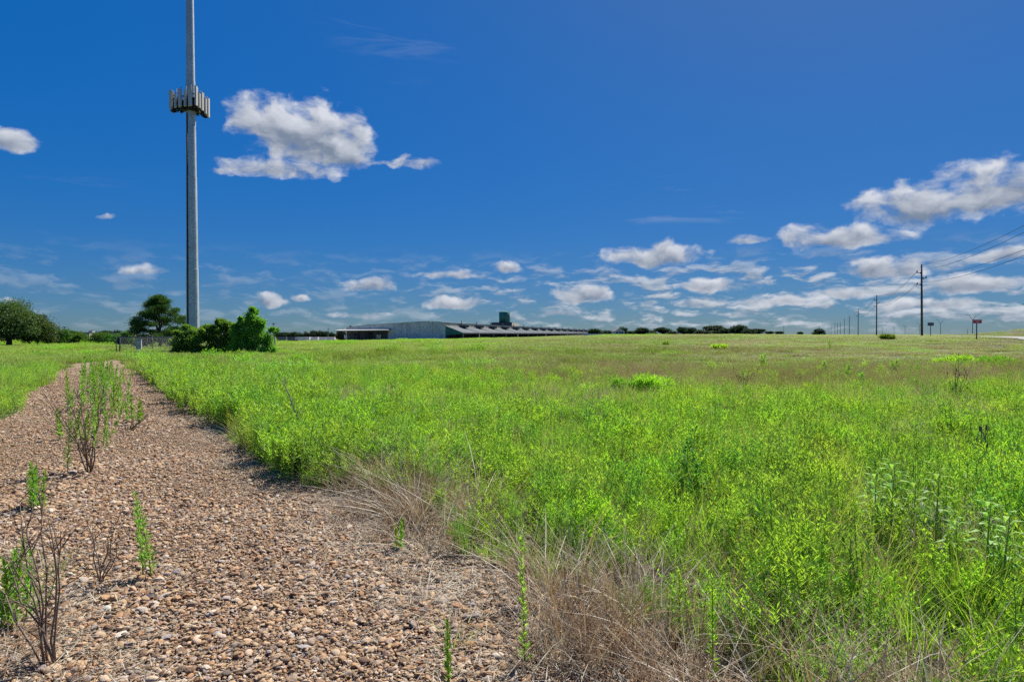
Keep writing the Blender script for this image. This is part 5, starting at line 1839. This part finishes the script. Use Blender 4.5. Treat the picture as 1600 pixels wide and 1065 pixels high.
M['milk'] = leafmat('pale_broad_leaf', (.25, .44, .07), alt=(.48, .48, .24), altw=.4, wscale=5, tw=.45)
broad(1083, 5.6, .76, 26, .23, .20, 'dkleaf', 'dark green broad leaved plant rising above the bright weeds', 2, .06)
broad(1395, 4.5, .66, 22, .20, .24, 'milk', 'pale broad leaved plant among the weeds, left of the creamy one', 2, .1)
broad(1465, 4.3, .66, 22, .20, .24, 'milk', 'broad leaved plant with some creamy white leaves at lower right', 2, .12)
broad(1545, 3.7, .62, 22, .16, .24, 'milk', 'large leaved weed near the lower right corner', 3, .14)
GS = 'dark saplings standing in the middle field'
for (px, b, t, lab) in [(1195, 582, 556, 'dark leafy sapling alone above the mauve grass'), (1288, 588, 568, 'thin sapling left of the darkest one'), (1326, 600, 574, 'darkest little sapling right of the field centre'), (1346, 606, 588, 'short sapling just right of the darkest one'), (1248, 602, 586, 'low pale sapling left of the thin sapling'), (1401, 592, 566, 'wide dark sapling before the dry thistle'), (1296, 540 + 8, 532, 'tiny dark weed standing out in the mauve grass')]:
    x, y, z = hit(px, b); Y = y
    h = (b - t) / F * Y
    broad(px, Y, h + .08, 30, .20, .42, 'weed2', lab, 2 if px in (1195, 1401) else 1, .12, 'sapling', GS)
# mounds
def mound(px, py, w_px, h_px, mat, label, n=1500, L=.14):
    x, y, z = hit(px, py); w = w_px / F * y; h = h_px / F * y
    rt = empty('low_bush', (x, y, z), 0, label, 'bush', 'low bushes in the field')
    lb = MB(); sb = MB()
    for i in range(9):
        c = (random.uniform(-.36, .36) * w, random.uniform(-.25, .25) * w, h * random.uniform(.35, .72))
        leaf_cloud(lb, c, (w * .2, w * .18, h * .34), n // 9, L, L * .22, .4, .9, droop=.1)
        sb.tube([(c[0] * .2, c[1] * .2, 0), (c[0] * .7, c[1] * .7, c[2] * .6), c], [.02, .012, .005], 5)
    lb.build('leaves', M[mat], rt); sb.build('stem', M['twig'], rt)
mound(1022, 622, 66, 36, 'weed', 'bright green feathery mound rising in the field left of centre right')
mound(978, 622, 44, 30, 'weed2', 'darker low mound left against the bright feathery mound', 900)
mound(596, 558, 18, 13, 'weed2', 'dark green bush alone in the left half of the field', 900, .25)
mound(573, 560, 20, 8, 'weed', 'low pale green bush left of the dark one', 500, .25)
mound(1386, 532, 20, 7, 'grass_far', 'green bush in the far field below the second utility pole', 900, .4)
mound(1124, 549, 26, 9, 'weed', 'low green patch of bush in the mauve grass', 700, .3)
mound(1040, 541, 10, 6, 'weed2', 'small round green bush in the far mauve grass', 400, .3)
mound(1560, 574, 60, 18, 'weed2', 'dark sprawling bush at the right edge of the far meadow', 1200, .2)
mound(1490, 575, 50, 20, 'weed', 'green bush behind the dry thistle', 1000, .2)
# dry thistles with seed heads
M['seed'] = mk('thistle_head', (.13, .09, .075), .9, var=.4, scale=20)
for (px, b, t, w, lab) in [(1495, 632, 562, 60, 'dry branching thistle with dark seed heads in the right field'), (1162, 618, 575, 46, 'thin dry branching stems left of the saplings'), (1535, 770, 690, 22, 'dark bare stalk leaning in the weeds at the right'), (468, 700, 640, 20, 'small dead twig beside the leaning dead stalk')]:
    rt, Y = plant('dry_thistle', lab, px, b, 'thistle', 'dry thistles in the field')
    h = (b - t) / F * Y + .1
    ends = twiggy(rt, h, w / F * Y * .5, 5, 5, 'twig', .009)
    hb = MB()
    for q in ends[::5]:
        hb.tube([q, q + Vector((0, 0, .02)), q + Vector((0, 0, .045)), q + Vector((0, 0, .06))], [.004, .009, .008, .003], 7)
    hb.build('seed_heads', M['seed'], rt)

# ------------------------------------------------------------------ larger stones and scraps on the gravel
GSN = 'larger stones lying on the gravel'
def stone(px, py, s, mat, label, flat=.55, seed=0, name='stone', cat='stone', asp=1.3):
    x, y, z = hit(px, py)
    me = pebble_proto(200 + seed).data.copy()
    me.materials.clear(); me.materials.append(M[mat])
    o = bpy.data.objects.new(name, me); C.objects.link(o)
    o.location = (x, y, z + s * flat * .38); o.scale = (s * asp, s, s * flat); o.rotation_euler = (random.uniform(-.2, .2), random.uniform(-.2, .2), random.uniform(0, 6))
    tag(o, label, cat, GSN if name == 'stone' else None)
stone(228, 938, .088, 'dark_stone', 'jagged dark slate coloured lump in the gravel below the two green stalks', .45, 1, 'dark_stone')
stone(444, 876, .072, 'dark_stone', 'dark flat scrap on the gravel left of the brown tufts', .35, 2, 'dark_stone')
for i, (px, py, s, mt, lab) in enumerate([
    (478, 990, .058, 'pale_stone', 'round pale grey stone near the bottom of the gravel'), (474, 1018, .066, 'grey_stone', 'larger grey stone just below the round pale one'), (512, 986, .055, 'tan_stone', 'tan stone right of the round pale one'),
    (455, 1000, .055, 'grey_stone', 'flat grey stone left of the round pale one'), (565, 902, .06, 'pale_stone', 'pale flat stone in the gravel below the seedling'), (553, 913, .055, 'pale_stone', 'cream stone left below the pale flat one'),
    (160, 958, .075, 'pale_stone', 'pale oval stone left of the dark lump'), (185, 1000, .075, 'pale_stone', 'long whitish stone below the pale oval stone'), (245, 980, .05, 'rust_stone', 'rust orange stone right below the dark lump'),
    (372, 1030, .07, 'rust_stone', 'long rust coloured stone at the bottom of the track'), (605, 892, .04, 'rust_stone', 'small mauve brown stone below the seedling'), (80, 1055, .09, 'tan_stone', 'ochre stone at the bottom edge on the left'),
    (440, 952, .05, 'tan_stone', 'tan rounded stone up left of the grey pair'), (338, 995, .06, 'grey_stone', 'grey angular stone in the middle of the lower gravel'), (590, 985, .055, 'grey_stone', 'grey stone left of the flattened tuft'), (582, 1020, .06, 'tan_stone', 'brown angular stone below the flattened tuft')]):
    stone(px, py, s, mt, lab, .6, 10 + i)
